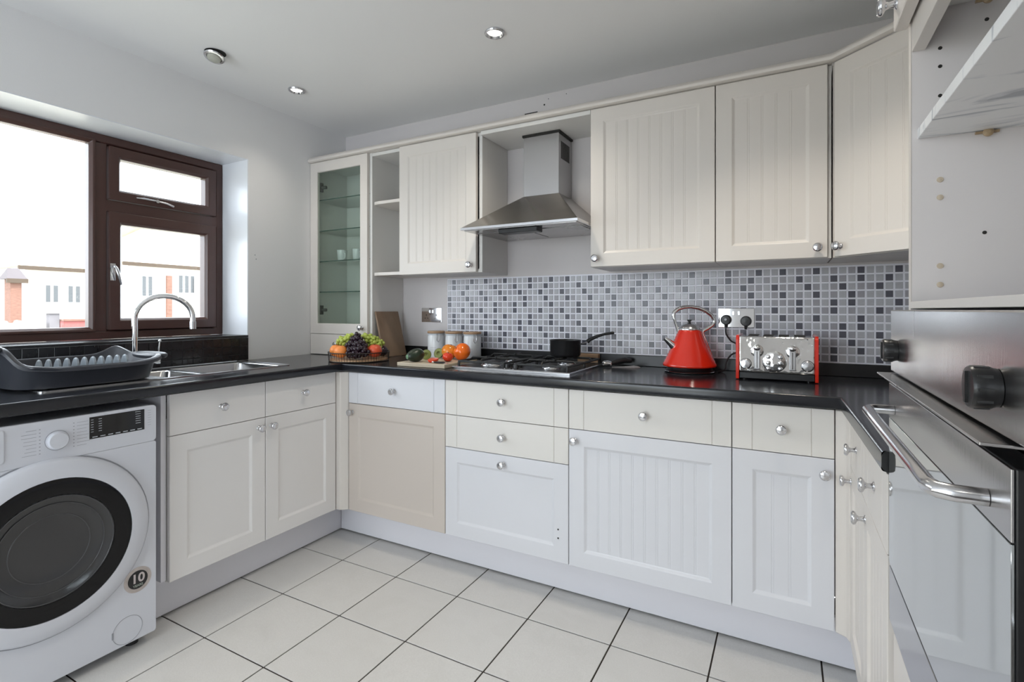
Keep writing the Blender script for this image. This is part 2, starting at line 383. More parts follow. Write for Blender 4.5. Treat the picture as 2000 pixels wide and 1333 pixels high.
# casement handle and vent stay
mb = MB(); mb.box(-.207, -.199, -1.262, -1.240, 1.32, 1.40)
mb.tube([(-.199, -1.251, 1.385), (-.180, -1.251, 1.385), (-.172, -1.249, 1.375), (-.172, -1.238, 1.34), (-.174, -1.228, 1.30)], [.006, .006, .007, .007, .005], 8)
mb.build('handle', M['satin'], v2, label='silver casement handle')
mb = MB(); mb.tube([(-.204, -1.15, 1.728), (-.196, -1.12, 1.728), (-.196, -1.07, 1.727), (-.192, -1.02, 1.722), (-.192, -.985, 1.712)], [.004, .005, .005, .006, .007], 8)
mb.tube([(-.205, -1.06, 1.726), (-.19, -1.06, 1.726)], .009, 8)
mb.build('handle', M['satin'], v1, label='silver vent handle')
# sill: black slab + black tiles on the wall below
mb = MB(); mb.box(-.222, .004, WY0, WY1 - .0005, WZ0 - .012, WZ0)
struct(mb, 'trim_2', M['sill'], bevel=.003)
mb = MB(); mb.box(.0005, .004, WY0, -.704, ZT + .001, WZ0 - .013)
gr = struct(mb, 'trim_3', M['blackgrout'])
for r, (z0, z1) in enumerate(((ZT + .002, .9405), (.9425, .9855), (.9875, 1.0315))):
    for k in range(31):
        y1 = -.7055 - k * .0495; y0 = y1 - .0478
        b = MB(); b.box(.004, .0072, y0, y1, z0, z1); b.build('tile', M['blacktile'], gr, bevel=.0008, seg=1)

# ================================================================ CABINET BUILDERS
def knob(fr, u, z, n, parent, r=.0165):
    mb = MB(); a = fr.N
    mb.lathe([(.0105, 0), (.0100, .0015), (.0062, .004), (.0055, .012), (.0075, .0165), (r * .92, .0205), (r, .0235), (r * .97, .0265), (r * .8, .029), (r * .76, .0282), (r * .45, .0295), (.001, .030)], fr.p(u, z, n), a, 20)
    return mb.build('knob', M['satin'], parent)
def panel_door(fr, u0, u1, z0, z1, parent, mat, grooves=True, margin=.062, t=.02, name='door', n0=.0, knob_at=None, pitch=.045):
    mb = MB(); g = .0015; u0 += g; u1 -= g; z0 += g; z1 -= g
    def ring(i, n): return [fr.p(u0 + i, z0 + i, n), fr.p(u1 - i, z0 + i, n), fr.p(u1 - i, z1 - i, n), fr.p(u0 + i, z1 - i, n)]
    d = .0065
    mb.loft([ring(0, n0), ring(0, n0 + t - .0015), ring(.0015, n0 + t), ring(margin, n0 + t), ring(margin + .002, n0 + t - .0008), ring(margin + .009, n0 + t - d + .001), ring(margin + .012, n0 + t - d)], True, False, False)
    mb.add(ring(0, n0), [(0, 3, 2, 1)])
    a = u0 + margin + .012; b = u1 - margin - .012; zz0 = z0 + margin + .012; zz1 = z1 - margin - .012; top = n0 + t - d
    pr = [(a, top)]
    if grooves:
        k = max(1, round((b - a) / pitch)); s = (b - a) / k
        for i in range(1, k):
            c = a + i * s
            for cc in (c - .0032, c + .0032): pr += [(cc - .0014, top), (cc, top - .0009), (cc + .0014, top)]
    pr.append((b, top))
    vs = [fr.p(u, zz0, n) for u, n in pr] + [fr.p(u, zz1, n) for u, n in pr]; k = len(pr)
    mb.add(vs, [(i, i + 1, k + i + 1, k + i) for i in range(k - 1)])
    o = mb.build(name, mat, parent)
    if knob_at: knob(fr, knob_at[0], knob_at[1], n0 + t + .0003, o)
    return o
def drawer(fr, u0, u1, z0, z1, parent, mat, lines=True, t=.02, n0=0., margin=.062):
    mb = MB(); g = .0015; u0 += g; u1 -= g; z0 += g; z1 -= g; top = n0 + t; pr = [(u0, n0), (u0, top - .0015), (u0 + .0015, top)]
    if lines:
        for c in (u0 + margin, u1 - margin): pr += [(c - .0022, top), (c, top - .0028), (c + .0022, top)]
    pr += [(u1 - .0015, top), (u1, top - .0015), (u1, n0)]
    mb.loft([[fr.p(u, z0, n) for u, n in pr], [fr.p(u, z1, n) for u, n in pr]], True, True, False)
    o = mb.build('drawer', mat, parent); knob(fr, (u0 + u1) / 2, (z0 + z1) / 2 + .002, top + .0003, o)
    return o
def carcass(fr, u0, u1, z0, z1, depth, parent, mat, back=True, name='body', top=True):
    mb = MB(); t = .018; g = .0006; u0 += g; u1 -= g
    fr.box(mb, u0, u0 + t, z0, z1, -depth, -.002); fr.box(mb, u1 - t, u1, z0, z1, -depth, -.002)
    fr.box(mb, u0 + t, u1 - t, z0, z0 + t, -depth, -.002)
    if top: fr.box(mb, u0 + t, u1 - t, z1 - t, z1, -depth, -.002)
    if back: fr.box(mb, u0 + t, u1 - t, z0 + t, z1 - t, -depth, -depth + .006)
    return mb.build(name, mat, parent)
ZB, ZS, ZD = .163, .709, .866
# ================================================================ BACK RUN base cabinets
fb = Fr((0, -.56, 0), (1, 0, 0), (0, -1, 0))
x0 = .6232
bodyD = .545
c = thing('base_cabinet', 'white base cabinet with beige recessed door, leftmost of the row on the back wall', 'cabinet', (x0 + .3, -.3, ZB), 'base cabinets under the worktop')
carcass(fb, x0, x0 + .6, ZB, ZD, bodyD, c, M['cab_in'])
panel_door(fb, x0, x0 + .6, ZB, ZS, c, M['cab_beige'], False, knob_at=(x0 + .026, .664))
drawer(fb, x0, x0 + .6, ZS, ZD, c, M['cab_cool'])
x1 = x0 + .6
c = thing('base_cabinet', 'white base cabinet with two cream drawers over a deep plain drawer, below the gas hob', 'cabinet', (x1 + .3, -.3, ZB), 'base cabinets under the worktop')
carcass(fb, x1, x1 + .6, ZB, ZD, bodyD, c, M['cab_in'])
p = panel_door(fb, x1, x1 + .6, ZB, .563, c, M['cab_cool'], False, name='drawer', knob_at=(x1 + .3, .523))
for z in (.262, .297): b = MB(); b.cyl((x1 + .555, -.5803, z), (x1 + .555, -.5811, z), .0035, n=10); b.build('screw_hole', M['dark'], p)
drawer(fb, x1, x1 + .6, .563, ZS, c, M['cab_cream']); drawer(fb, x1, x1 + .6, ZS, ZD, c, M['cab_cream'])
x2 = x1 + .6
c = thing('base_cabinet', 'wide white base cabinet with reeded door and cream drawer, under the red kettle', 'cabinet', (x2 + .3, -.3, ZB), 'base cabinets under the worktop')
carcass(fb, x2, x2 + .6, ZB, ZD, bodyD, c, M['cab_in'])
panel_door(fb, x2, x2 + .6, ZB, ZS, c, M['cab_cool'], True, knob_at=(x2 + .026, .664)); drawer(fb, x2, x2 + .6, ZS, ZD, c, M['cab_cream'])
x3 = x2 + .6
c = thing('base_cabinet', 'narrow white base cabinet with reeded door, right end of the back wall row', 'cabinet', (x3 + .15, -.3, ZB), 'base cabinets under the worktop')
carcass(fb, x3, x3 + .3, ZB, ZD, bodyD, c, M['cab_in'])
panel_door(fb, x3, x3 + .3, ZB, ZS, c, M['cab_cool'], True, knob_at=(x3 + .272, .660)); drawer(fb, x3, x3 + .3, ZS, ZD, c, M['cab_cream'])
# corner posts
mb = MB(); mb.prism([(.569, -.606), (.590, -.606), (.6205, -.578), (.6205, -.561), (.545, -.561), (.545, -.606)], ZB, ZD)
tag(mb.build('corner_post', M['cab'], bevel=.004), 'white rounded filler post in the left inner corner between base cabinets', 'post')
mb = MB(); mb.prism([(2.7245, -.5795), (2.7245, -.562), (2.80, -.562), (2.80, -.617), (2.758, -.617), (2.752, -.596)], ZB, ZD)
tag(mb.build('corner_post', M['cab'], bevel=.004), 'white filler post in the right inner corner between base cabinets', 'post')
# ================================================================ LEFT RUN base cabinets
fl_ = Fr((.545, 0, 0), (0, 1, 0), (1, 0, 0))
for ya, lab, ku in ((-1.409, 'plain white base cabinet with drawer beside the washing machine', -1.041), (-1.009, 'plain white base cabinet with drawer in the corner right of the sink', -.980)):
    c = thing('base_cabinet', lab, 'cabinet', (.3, ya + .2, ZB), 'base cabinets under the worktop')
    carcass(fl_, ya, ya + .4, ZB, .772, .53, c, M['cab_in'], top=False)
    panel_door(fl_, ya, ya + .4, ZB, ZS, c, M['cab_left'], False, knob_at=(ku, .667)); drawer(fl_, ya, ya + .4, ZS, ZD, c, M['cab_left'], lines=False)
mb = MB(); mb.box(.02, .548, -1.430, -1.4115, .17, ZD - .002)
tag(mb.build('end_panel', M['plinth'], bevel=.001), 'grey white end panel between washing machine and base cabinet', 'panel')
# ================================================================ RIGHT RUN base cabinets
frr = Fr((2.78, 0, 0), (0, -1, 0), (-1, 0, 0))
for ua, ub, lab in ((.620, .935, 'narrow white cabinet of the short right run, nearer the corner'), (.935, 1.277, 'narrow white cabinet of the short right run, next to the oven')):
    c = thing('base_cabinet', lab, 'cabinet', (3.05, -(ua + ub) / 2, ZB), 'base cabinets under the worktop')
    carcass(frr, ua, ub, ZB, ZD, .55, c, M['cab_in'])
    panel_door(frr, ua, ub, ZB, ZS, c, M['cab'], True, knob_at=(ua + .026, .664), margin=.055); drawer(frr, ua, ub, ZS, ZD, c, M['cab'])

# ================================================================ WORKTOP
mb = MB()
def slab(x0, x1, y0, y1): mb.box(x0, x1, y0, y1, ZU, ZT)
slab(.009, .05, -2.3, -.59); slab(.43, .59, -2.3, -.59); slab(.05, .43, -.80, -.59); slab(.05, .43, -2.3, -1.72)
mb.box(.001, 3.348, -.59, -.001, ZU, ZT); mb.prism([(2.75, -.59), (3.348, -.59), (3.348, -1.280), (2.765, -1.280)], ZU, ZT)
prof = [(0, ZU)] + [(.009 + .006 * math.sin(a), ZU + .006 - .006 * math.cos(a)) for a in [PI / 2 * k / 4 for k in range(5)]] + [(.008 + .007 * math.cos(a), ZT - .007 + .007 * math.sin(a)) for a in [PI / 2 * k / 4 for k in range(5)]] + [(0, ZT)]
path = [((.59, -2.3), (1, 0)), ((.59, -.59), (1, -1)), ((2.75, -.59), (-1.02, -1)), ((2.765, -1.280), (-1, 0))]
mb.loft([[(px + dx * u, py + dy * u, z) for u, z in prof] for (px, py), (dx, dy) in path], False, False, True)
wt = mb.build('worktop', M['wt']); tag(wt, 'black laminate worktop running along three walls', 'worktop')
mb = MB(); cap = [(2.751, ZU + .002), (2.751, ZT - .002)]
pts = [(2.7605 + .0105 * math.cos(a) - .0, ZT - .013 + .013 * math.sin(a)) for a in [PI / 2 + PI / 2 * k / 5 for k in range(6)]] + [(2.7605 + .0105 * math.cos(a), ZU + .013 + .013 * math.sin(a)) for a in [PI + PI / 2 * k / 5 for k in range(6)]]
pts += [(2.7635 + .0105 * math.cos(a), ZU + .013 + .013 * math.sin(a)) for a in [-PI / 2 + PI / 2 * k / 4 for k in range(5)]] + [(2.7635 + .0105 * math.cos(a), ZT - .013 + .013 * math.sin(a)) for a in [PI / 2 * k / 4 for k in range(5)]]
mb.loft([[(x, -1.2805, z) for x, z in pts], [(x, -1.2845, z) for x, z in pts]], True, True, False)
mb.build('end_cap', M['blackp'], wt)
# upstand along the back wall
mb = MB(); mb.box(.485, 3.348, -.014, -.001, ZT + .0005, .962)
tag(mb.build('upstand', M['upstand'], bevel=.002), 'low black upstand strip between worktop and mosaic splashback', 'upstand')

# ================================================================ MOSAIC SPLASHBACK
XM, ZM0, PX, PZ = .828, .966, .0309, .0328
mb = MB(); mb.box(XM, 3.349, -.0055, -.001, .9635, 1.3635)
spl = tag(mb.build('splashback', M['grout']), 'grey and white mosaic tiled splashback on the back wall', 'splashback')
PA = ['15', '37', '48', '15', '37', '37', '15', '38', '48', '15', '47', '57']
PB = ['26', '25', '48', '15', '16', '48', '26', '26', '48', '15', '27', '48']
rr = random.Random(3)
chips = []
ncol = int((3.345 - XM) / PX)
for i in range(ncol):
    tcol = i // 8; pat = PB if tcol % 2 == 0 else PA
    for r in range(12):
        xc = XM + PX * (i + .5); zc = 1.3635 - .004 - PZ * (r + .5)
        k = 2 if str(i % 8 + 1) in pat[r] else (0 if rr.random() < .55 else 1)
        chips.append((xc, zc, k))
def chip_geo(mb, xc, zc, mi=0, c=(0, 0, 0)):
    a = .0122; b = .0131; y0 = -.0055; y1 = -.0078
    vs = [(xc - a, y0, zc - b), (xc + a, y0, zc - b), (xc + a, y0, zc + b), (xc - a, y0, zc + b)]
    vs += [(xc - a + .0012, y1, zc - b + .0012), (xc + a - .0012, y1, zc - b + .0012), (xc + a - .0012, y1, zc + b - .0012), (xc - a + .0012, y1, zc + b - .0012)]
    mb.add(vs, [(4, 5, 6, 7), (0, 1, 5, 4), (1, 2, 6, 5), (2, 3, 7, 6), (3, 0, 4, 7)], mi=mi)
near = [c for c in chips if 2.02 < c[0] < 2.80 and not (2.315 < c[0] < 2.465 and 1.10 < c[1] < 1.195)]
near = sorted(near, key=lambda c: -c[0])[:300]; ns = set(near)
cm = []
for k in range(3):
    b = MB(); chip_geo(b, 0, 0); b.v = [v + Vector((0, 0, 0)) for v in b.v]
    m_ = bpy.data.meshes.new('mosaic_tile'); m_.from_pydata([tuple(v) for v in b.v], [], b.f); m_.materials.append(M['chip%d' % k])
    bm = bmesh.new(); bm.from_mesh(m_); bmesh.ops.recalc_face_normals(bm, faces=bm.faces); bm.to_mesh(m_); bm.free()
    if sum(p.normal.y for p in m_.polygons) > 0: m_.flip_normals()
    cm.append(m_)
for xc, zc, k in near:
    o = bpy.data.objects.new('mosaic_tile', cm[k]); C.objects.link(o); o.parent = spl; o.location = (xc, 0, zc)
mb = MB()
for xc, zc, k in chips:
    if (xc, zc, k) not in ns: chip_geo(mb, xc, zc, k)
mb.build('mosaic_tiles', [M['chip0'], M['chip1'], M['chip2']], spl, kind='stuff')

# ================================================================ WALL CABINETS
fu = Fr((0, -.27, 0), (1, 0, 0), (0, -1, 0)); ZU0, ZU1 = 1.373, 2.082; UD = .268
# tall glazed cabinet standing on the worktop
c = thing('glazed_cabinet', 'tall narrow white cabinet with glass door standing on the worktop in the corner', 'cabinet', (.24, -.14, ZT))
mb = MB(); t = .018
fu.box(mb, .001, .001 + t, ZT + .001, ZU1 + .002, -UD, -.002); fu.box(mb, .472, .490, ZT + .001, ZU1 + .002, -UD, .0)
fu.box(mb, .019, .472, ZT + .001, ZT + .02, -UD, -.002); fu.box(mb, .019, .472, 1.03, 1.045, -UD, -.002); fu.box(mb, .019, .472, ZU1 - .016, ZU1 + .002, -UD, -.002)
fu.box(mb, .019, .472, 1.045, ZU1 - .016, -UD, -UD + .006); fu.box(mb, .243, .249, 1.045, ZU1 - .016, -UD + .006, -UD + .008)
mb.build('body', M['cab_in'], c)
mb = MB()
def ring(i, n, j=None): return [fu.p(.002 + i, 1.038 + (j or i), n), fu.p(.470 - i, 1.038 + (j or i), n), fu.p(.470 - i, ZU1 - (j or i), n), fu.p(.002 + i, ZU1 - (j or i), n)]
mb.loft([ring(0, 0), ring(0, .0185), ring(.0015, .02), ring(.054, .02, .058), ring(.058, .016, .062), ring(.058, 0, .062), ring(0, 0)], True, False, False)
dr = mb.build('door', M['cab'], c)
mb = MB(); fu.box(mb, .055, .417, 1.095, ZU1 - .057, .008, .012); mb.build('pane', M['cabglass'], dr)
knob(fu, .431, 1.078, .0203, dr)
mb = MB()
for z in (1.181, 1.934):
    fu.box(mb, .0605, .072, z - .028, z + .028, -.02, -.001); mb.cyl(fu.p(.070, z, -.012), fu.p(.098, z, -.02), .010, n=10)
mb.build('hinge', M['brasshinge'], c)
drawer(fu, .002, .470, ZT + .003, 1.037, c, M['cab'], lines=False)
for z in (1.856, 1.666, 1.479, 1.291):
    mb = MB(); fu.box(mb, .0195, .4715, z - .003, z + .003, -UD + .01, -.012); s = mb.build('shelf', M['shelfglass'], c)
    mb = MB(); fu.box(mb, .0195, .4715, z - .003, z + .003, -.0118, -.0108); mb.build('edge', M['shelfedge'], s)
def tumbler(x, y, z, h, lab):
    mb = MB(); mb.lathe([(.001, .001), (.024, .001), (.026, .004), (.032, h), (.0305, h), (.0245, .008), (.001, .008)], (x, y, z), n=20)
    mb.tube([(x + .027, y - .012, z + .018), (x + .040, y - .018, z + .022), (x + .046, y - .020, z + .038), (x + .042, y - .018, z + .054), (x + .029, y - .012, z + .060)], .0038, 8)
    tag(mb.build('cup', M['ceramic']), lab, 'cup', 'cups in the glazed cabinet')
tumbler(.115, -.14, 1.4825, .075, 'white cup on the middle glass shelf, the left of two')
tumbler(.245, -.14, 1.4825, .075, 'white cup on the middle glass shelf, the right of two')
# open shelf unit
c = thing('open_shelf_unit', 'narrow open white shelf unit beside the glass fronted cabinet', 'shelf unit', (.6, -.14, ZU0))
mb = MB(); fu.box(mb, .491, .7035, ZU1 - .018, ZU1, -UD, 0); fu.box(mb, .491, .7035, 1.378, ZU1 - .018, -UD, -UD + .006); mb.build('body', M['cab_in'], c)
def rounded_shelf(z, t, name):
    pl = [(.491, -.003), (.7035, -.003), (.7035, -.275), (.54, -.275), (.505, -.268), (.493, -.255), (.491, -.24)]
    mb = MB(); mb.prism(pl, z, z + t); return mb.build(name, M['cab'], c, bevel=.002)
rounded_shelf(1.377, .018, 'shelf'); rounded_shelf(1.783, .018, 'shelf')
# wall cabinet left of hood
def wall_cab(u0, u1, lab, ku, side_l=0., side_r=0.):
    c = thing('wall_cabinet', lab, 'cabinet', ((u0 + u1) / 2, -.14, ZU0), 'white cabinets hung on the wall')
    carcass(fu, u0 - side_l, u1 + side_r, ZU0, ZU1, UD, c, M['cab_in'])
    panel_door(fu, u0, u1, ZU0, ZU1, c, M['cab'], True, knob_at=(ku, ZU0 + .038), margin=.058)
    return c
wall_cab(.705, 1.206, 'white reeded wall cabinet left of the steel hood', 1.172, 0, .024)
wall_cab(1.811, 2.336, 'white reeded wall cabinet just right of the steel hood', 1.838)
wall_cab(2.337, 2.722, 'white reeded wall cabinet above the toaster, beside the corner cabinet', 2.688, 0, .012)
# bridging panel above the hood
mb = MB(); mb.box(1.2315, 1.8105, -.288, -.002, 2.062, 2.081)
tag(mb.build('bridging_panel', M['cab_in'], bevel=.001), 'white panel bridging the gap above the steel hood', 'panel')
# diagonal corner wall cabinet
P0 = Vector((2.7385, -.292, 0)); P1 = Vector((3.05, -.572, 0)); L = (P1 - P0).length; U = (P1 - P0).normalized(); N = Vector((U.y, -U.x, 0))
if N.dot(Vector((-1, -1, 0))) < 0: N = -N
c = thing('corner_wall_cabinet', 'white reeded diagonal corner wall cabinet next to the oven housing', 'cabinet', (3.0, -.3, ZU0), 'white cabinets hung on the wall')
fd = Fr(P0 - N * .02, U, N)
a0 = P0 - N * .022; a1 = P1 - N * .022
mb = MB(); mb.prism([(2.7385, -.003), (2.7385, a0.y), (a0.x, a0.y), (a1.x, a1.y), (a1.x, -.60), (3.345, -.60), (3.345, -.003)], ZU0, ZU1)
mb.build('body', M['cab'], c)
panel_door(fd, .002, L, ZU0, ZU1, c, M['cab'], True, knob_at=(.026, ZU0 + .038), margin=.058, pitch=.052)
# cornice
mb = MB()
cp = [(0, 2.0845), (.016, 2.0845), (.024, 2.088), (.027, 2.095), (.025, 2.102), (.018, 2.107), (.015, 2.113), (.008, 2.117), (0, 2.117)]
ci = N + Vector((0, -1, 0)); ci = ci / ci.dot(Vector((0, -1, 0)))
base0 = (P0.x - .0, -.284); e1 = P1 - N * 0
path = [((.002, -.284), (0, -1)), ((P0.x, -.284), (ci.x, ci.y)), ((P1.x + N.x * -.0, P1.y), (N.x, N.y))]
mb.loft([[(px + dx * u, py + dy * u, z) for u, z in cp] for (px, py), (dx, dy) in path], True, True, True)
mb.box(.002, 2.735, -.283, -.24, 2.0838, 2.10)
tag(mb.build('cornice', M['cab']), 'white moulded cornice running along the tops of the wall cabinets', 'cornice')

# ================================================================ COOKER HOOD
c = thing('cooker_hood', 'stainless steel chimney cooker hood with pyramid canopy', 'cooker hood', (1.51, -.2, 1.56))
mb = MB()
bt = [(1.214, -.438), (1.806, -.438), (1.806, -.003), (1.214, -.003)]; tp = [(1.415, -.178), (1.612, -.178), (1.612, -.003), (1.415, -.003)]
mb.loft([[(x, y, 1.5745) for x, y in bt], [(x, y, 1.752) for x, y in tp]], True, True, False)
mb.build('canopy', M['steelh'], c, bevel=.0015)
mb = MB(); mb.box(1.212, 1.808, -.440, -.003, 1.5615, 1.5740); mb.build('rim', M['satin'], c, bevel=.001)
mb = MB(); mb.box(1.225, 1.796, -.425, -.015, 1.5585, 1.5612); u = mb.build('underside', M['steel'], c)
for x0_, x1_ in ((1.24, 1.505), (1.515, 1.785)):
    mb = MB(); mb.box(x0_, x1_, -.335, -.06, 1.556, 1.5583); mb.build('filter', M['steel'], c, bevel=.0008)
mb = MB(); mb.box(1.40, 1.60, -.405, -.345, 1.538, 1.5584); mb.build('control_panel', M['blackp'], c, bevel=.002)
mb = MB(); mb.box(1.418, 1.609, -.175, -.003, 1.7522, 2.050)
ch = mb.build('chimney', M['steel'], c, bevel=.001)
mb = MB()
for k in range(9): mb.box(1.6092, 1.6100, -.145 + k * .0125, -.139 + k * .0125, 1.93, 2.015)
mb.build('vent_slot', M['dark'], ch, kind='stuff')
mb = MB(); mb.box(1.412, 1.615, -.181, -.003, 2.0505, 2.0610); mb.build('gap_collar', M['dark'], ch)

# ================================================================ OVEN HOUSING (tall unit) and OVEN
c = thing('oven_housing', 'tall white oven housing with open shelf space above the oven', 'cabinet', (3.05, -1.6, .1))
XF = 2.793; YA = -1.286; YB = -1.945; t = .018
mb = MB(); mb.box(XF, 3.345, YA - t, YA, .17, 2.30)
sp = mb.build('side_panel', [M['lilac']], c)
mb = MB(); mb.box(XF - .0015, XF - .0002, YA - t, YA, .17, 2.30); mb.build('edge_strip', M['cab'], sp)
mb = MB(); mb.box(XF, 3.345, YB - t, YB, .17, 2.30); mb.build('side_panel', M['lilac'], c)
mb = MB(); mb.box(3.338, 3.345, YB, YA - t, .17, 2.30); mb.build('back_panel', M['lilac'], c)
mb = MB(); mb.box(XF, 3.335, YB + .001, YA - t - .001, 1.727, 1.745); mb.build('shelf', M['cab_in'], c, bevel=.001)
mb = MB(); mb.box(XF, XF + .02, YB + .001, YA - t - .001, 1.657, 1.7265); mb.build('rail', M['cab'], c, bevel=.001)
mb = MB(); mb.box(XF + .0, 3.335, YB + .001, YA - t - .001, 1.1875, 1.1965); mb.box(XF - .002, XF + .02, YB + .001, YA - t - .001, 1.184, 1.1965); mb.build('shelf', M['cab'], c, bevel=.0008, label='white shelf edge just above the oven')
mb = MB(); mb.box(XF + .008, 3.33, YB + .001, YA - t - .001, 1.495, 1.513); mb.build('shelf', M['marble'], c, bevel=.001, label='marble patterned shelf')
mb = MB(); mb.box(XF + .004, 3.335, YB + .001, YA - t - .001, .56, .578); mb.build('shelf', M['cab_in'], c)
fo = Fr((XF - .005, 0, 0), (0, -1, 0), (-1, 0, 0))
panel_door(fo, -YA + .002, -YB + t, 1.706, 2.298, c, M['cab'], True, knob_at=(-YA + .035, 1.745), margin=.06)
panel_door(fo, -YA + .002, -YB + t, .166, .572, c, M['cab'], True, margin=.06)
for (x, z) in ((2.834, 1.655), (2.834, 1.622), (2.834, 1.569), (2.895, 1.317), (2.898, 1.690)):
    mb = MB(); mb.cyl((x, YA - t - .0001, z), (x, YA - t - .0009, z), .0032, n=10); mb.build('peg_hole', M['dark'], sp)
for (x, z) in ((2.834, 1.417), (2.834, 1.385), (2.834, 1.261), (2.834, 1.227)):
    mb = MB(); mb.lathe([(.0052, 0), (.0048, .0014), (.001, .002)], (x, YA - t - .0002, z), (0, -1, 0), 12); mb.build('cover_cap', M['peglite'], sp)
for z in (1.4945, 1.7265):
    mb = MB(); mb.lathe([(.003, 0), (.003, .006), (.0075, .006), (.0075, .009), (.003, .012)], (2.898, YA - t - .0002, z - .004), (0, -1, 0), 16); mb.box(2.882, 2.914, YA - t - .0045, YA - t - .0003, z - .0045, z - .0005); mb.build('shelf_support', M['tan'], sp)

c = thing('built_in_oven', 'stainless steel built-in oven with mirrored glass door and black knobs', 'oven', (3.0, -1.6, .58))
OX = 2.764
mb = MB(); mb.box(2.795, 3.30, -1.925, -1.306, .582, 1.180); mb.build('body', M['blackp'], c)
mb = MB(); mb.box(OX, 2.791, -1.938, -1.287, 1.066, 1.181); mb.build('control_panel', M['steel'], c, bevel=.002)
mb = MB(); mb.prism([(OX - .022, -1.289), (OX - .022, -1.884), (2.790, -1.890), (2.790, -1.289)], 1.0595, 1.0625); mb.build('vent_lip', M['steel'], c, bevel=.0008)
for y in (-1.350, -1.850):
    mb = MB(); mb.lathe([(.018, 0), (.0185, .003), (.0200, .006), (.0205, .019), (.0190, .0215), (.001, .022)], (OX - .0004, y, 1.108), (-1, 0, 0), 28)
    for k in range(10):
        a = 2 * PI * k / 10; mb.box(OX - .019, OX - .0075, y + .0198 * math.cos(a) - .0012, y + .0198 * math.cos(a) + .0012, 1.108 + .0198 * math.sin(a) - .0012, 1.108 + .0198 * math.sin(a) + .0012)
    mb.box(OX - .0245, OX - .0215, y - .0022, y + .0022, 1.093, 1.123)
    mb.build('knob', M['blackp'], c)
mb = MB(); mb.box(OX, 2.790, -1.893, -1.288, .700, 1.0435); d = mb.build('door', M['blackp'], c, bevel=.0015)
mb = MB(); mb.box(OX - .003, OX - .0004, -1.892, -1.289, .979, 1.043); mb.build('top_band', M['steel'], d, bevel=.0006)
mb = MB(); mb.box(OX - .0030, OX - .0004, -1.892, -1.289, .7015, .9775); mb.build('glass', M['ovenglass'], d, bevel=.0005)
mb = MB(); mb.box(OX - .0025, 2.790, -1.893, -1.288, .594, .696); mb.build('lower_panel', pm('oven_lower_steel', (.40, .40, .42), .14, .9), c, bevel=.001)
mb = MB()
hp = [(OX - .0035, -1.345, 1.0), (OX - .028, -1.345, 1.0), (OX - .040, -1.349, 1.0), (OX - .045, -1.362, 1.0), (OX - .045, -1.45, 1.0), (OX - .045, -1.60, 1.0), (OX - .045, -1.76, 1.0), (OX - .045, -1.815, 1.0), (OX - .040, -1.829, 1.0), (OX - .028, -1.834, 1.0), (OX - .0035, -1.834, 1.0)]
mb.tube(hp, .0085, 16); mb.build('handle', M['satin'], d)

# ================================================================ SINK and TAP
c = thing('sink', 'stainless steel sink with main bowl, small bowl and drainer set into the worktop', 'sink', (.25, -1.27, ZT))
def rrect(x0, x1, y0, y1, r, z, n=5):
    P = []
    for cx, cy, a0 in ((x1 - r, y1 - r, 0), (x0 + r, y1 - r, PI / 2), (x0 + r, y0 + r, PI), (x1 - r, y0 + r, 3 * PI / 2)):
        for k in range(n + 1):
            a = a0 + PI / 2 * k / n; P.append((cx + r * math.cos(a), cy + r * math.sin(a), z))
    return P
SX0, SX1, SY0, SY1 = .032, .448, -1.745, -.782
# flat deck pieces around the bowls + raised outer lip
mb = MB(); z = ZT + .0012
mb.loft([rrect(SX0, SX1, SY0, SY1, .02, ZT + .0003), rrect(SX0, SX1, SY0, SY1, .02, z + .0025), rrect(SX0 + .004, SX1 - .004, SY0 + .004, SY1 - .004, .018, z + .004), rrect(SX0 + .010, SX1 - .010, SY0 + .010, SY1 - .010, .014, z)], True, False)
bowls = [(.105, .415, -1.165, -.822, .13), (.15, .40, -1.335, -1.195, .09)]
xs = [SX0 + .010, SX1 - .010]
dy = (SY0 + .010, -1.355)
# deck strips
def deck(x0, x1, y0, y1): mb.box(x0, x1, y0, y1, z - .0012, z)
deck(SX0 + .01, .105, -1.355, SY1 - .01); deck(.415, SX1 - .01, -1.355, SY1 - .01)
deck(.105, .415, -.822, SY1 - .01); deck(.105, .415, -1.195, -1.165); deck(.105, .15, -1.335, -1.195); deck(.40, .415, -1.335, -1.195); deck(.105, .415, -1.355, -1.335)
deck(SX0 + .01, SX1 - .01, SY0 + .01, -1.355)
mb.build('deck', M['sinksteel'], c)
for (a, b_, y0, y1, dp) in bowls:
    mb = MB()
    mb.loft([rrect(a, b_, y0, y1, .002, z), rrect(a + .001, b_ - .001, y0 + .001, y1 - .001, .03, z - .004), rrect(a + .012, b_ - .012, y0 + .012, y1 - .012, .04, z - dp + .02), rrect(a + .03, b_ - .03, y0 + .03, y1 - .03, .035, z - dp)], True, False)
    mb.add(rrect(a + .03, b_ - .03, y0 + .03, y1 - .03, .035, z - dp), [tuple(range(24))])
    bo = mb.build('bowl', M['sinksteel'], c)
    mb = MB(); mb.lathe([(.042, 0), (.040, .003), (.030, .001), (.001, .0015)], ((a + b_) / 2, (y0 + y1) / 2, z - dp + .0003), n=24); mb.build('strainer', M['chrome'], bo)
mb = MB()
for k in range(7):
    x = .09 + k * .048; mb.tube([(x, -1.70, z + .0002), (x, -1.40, z + .0002)], .0028, 8)
mb.build('drainer_ridge', M['sinksteel'], c, kind='stuff')
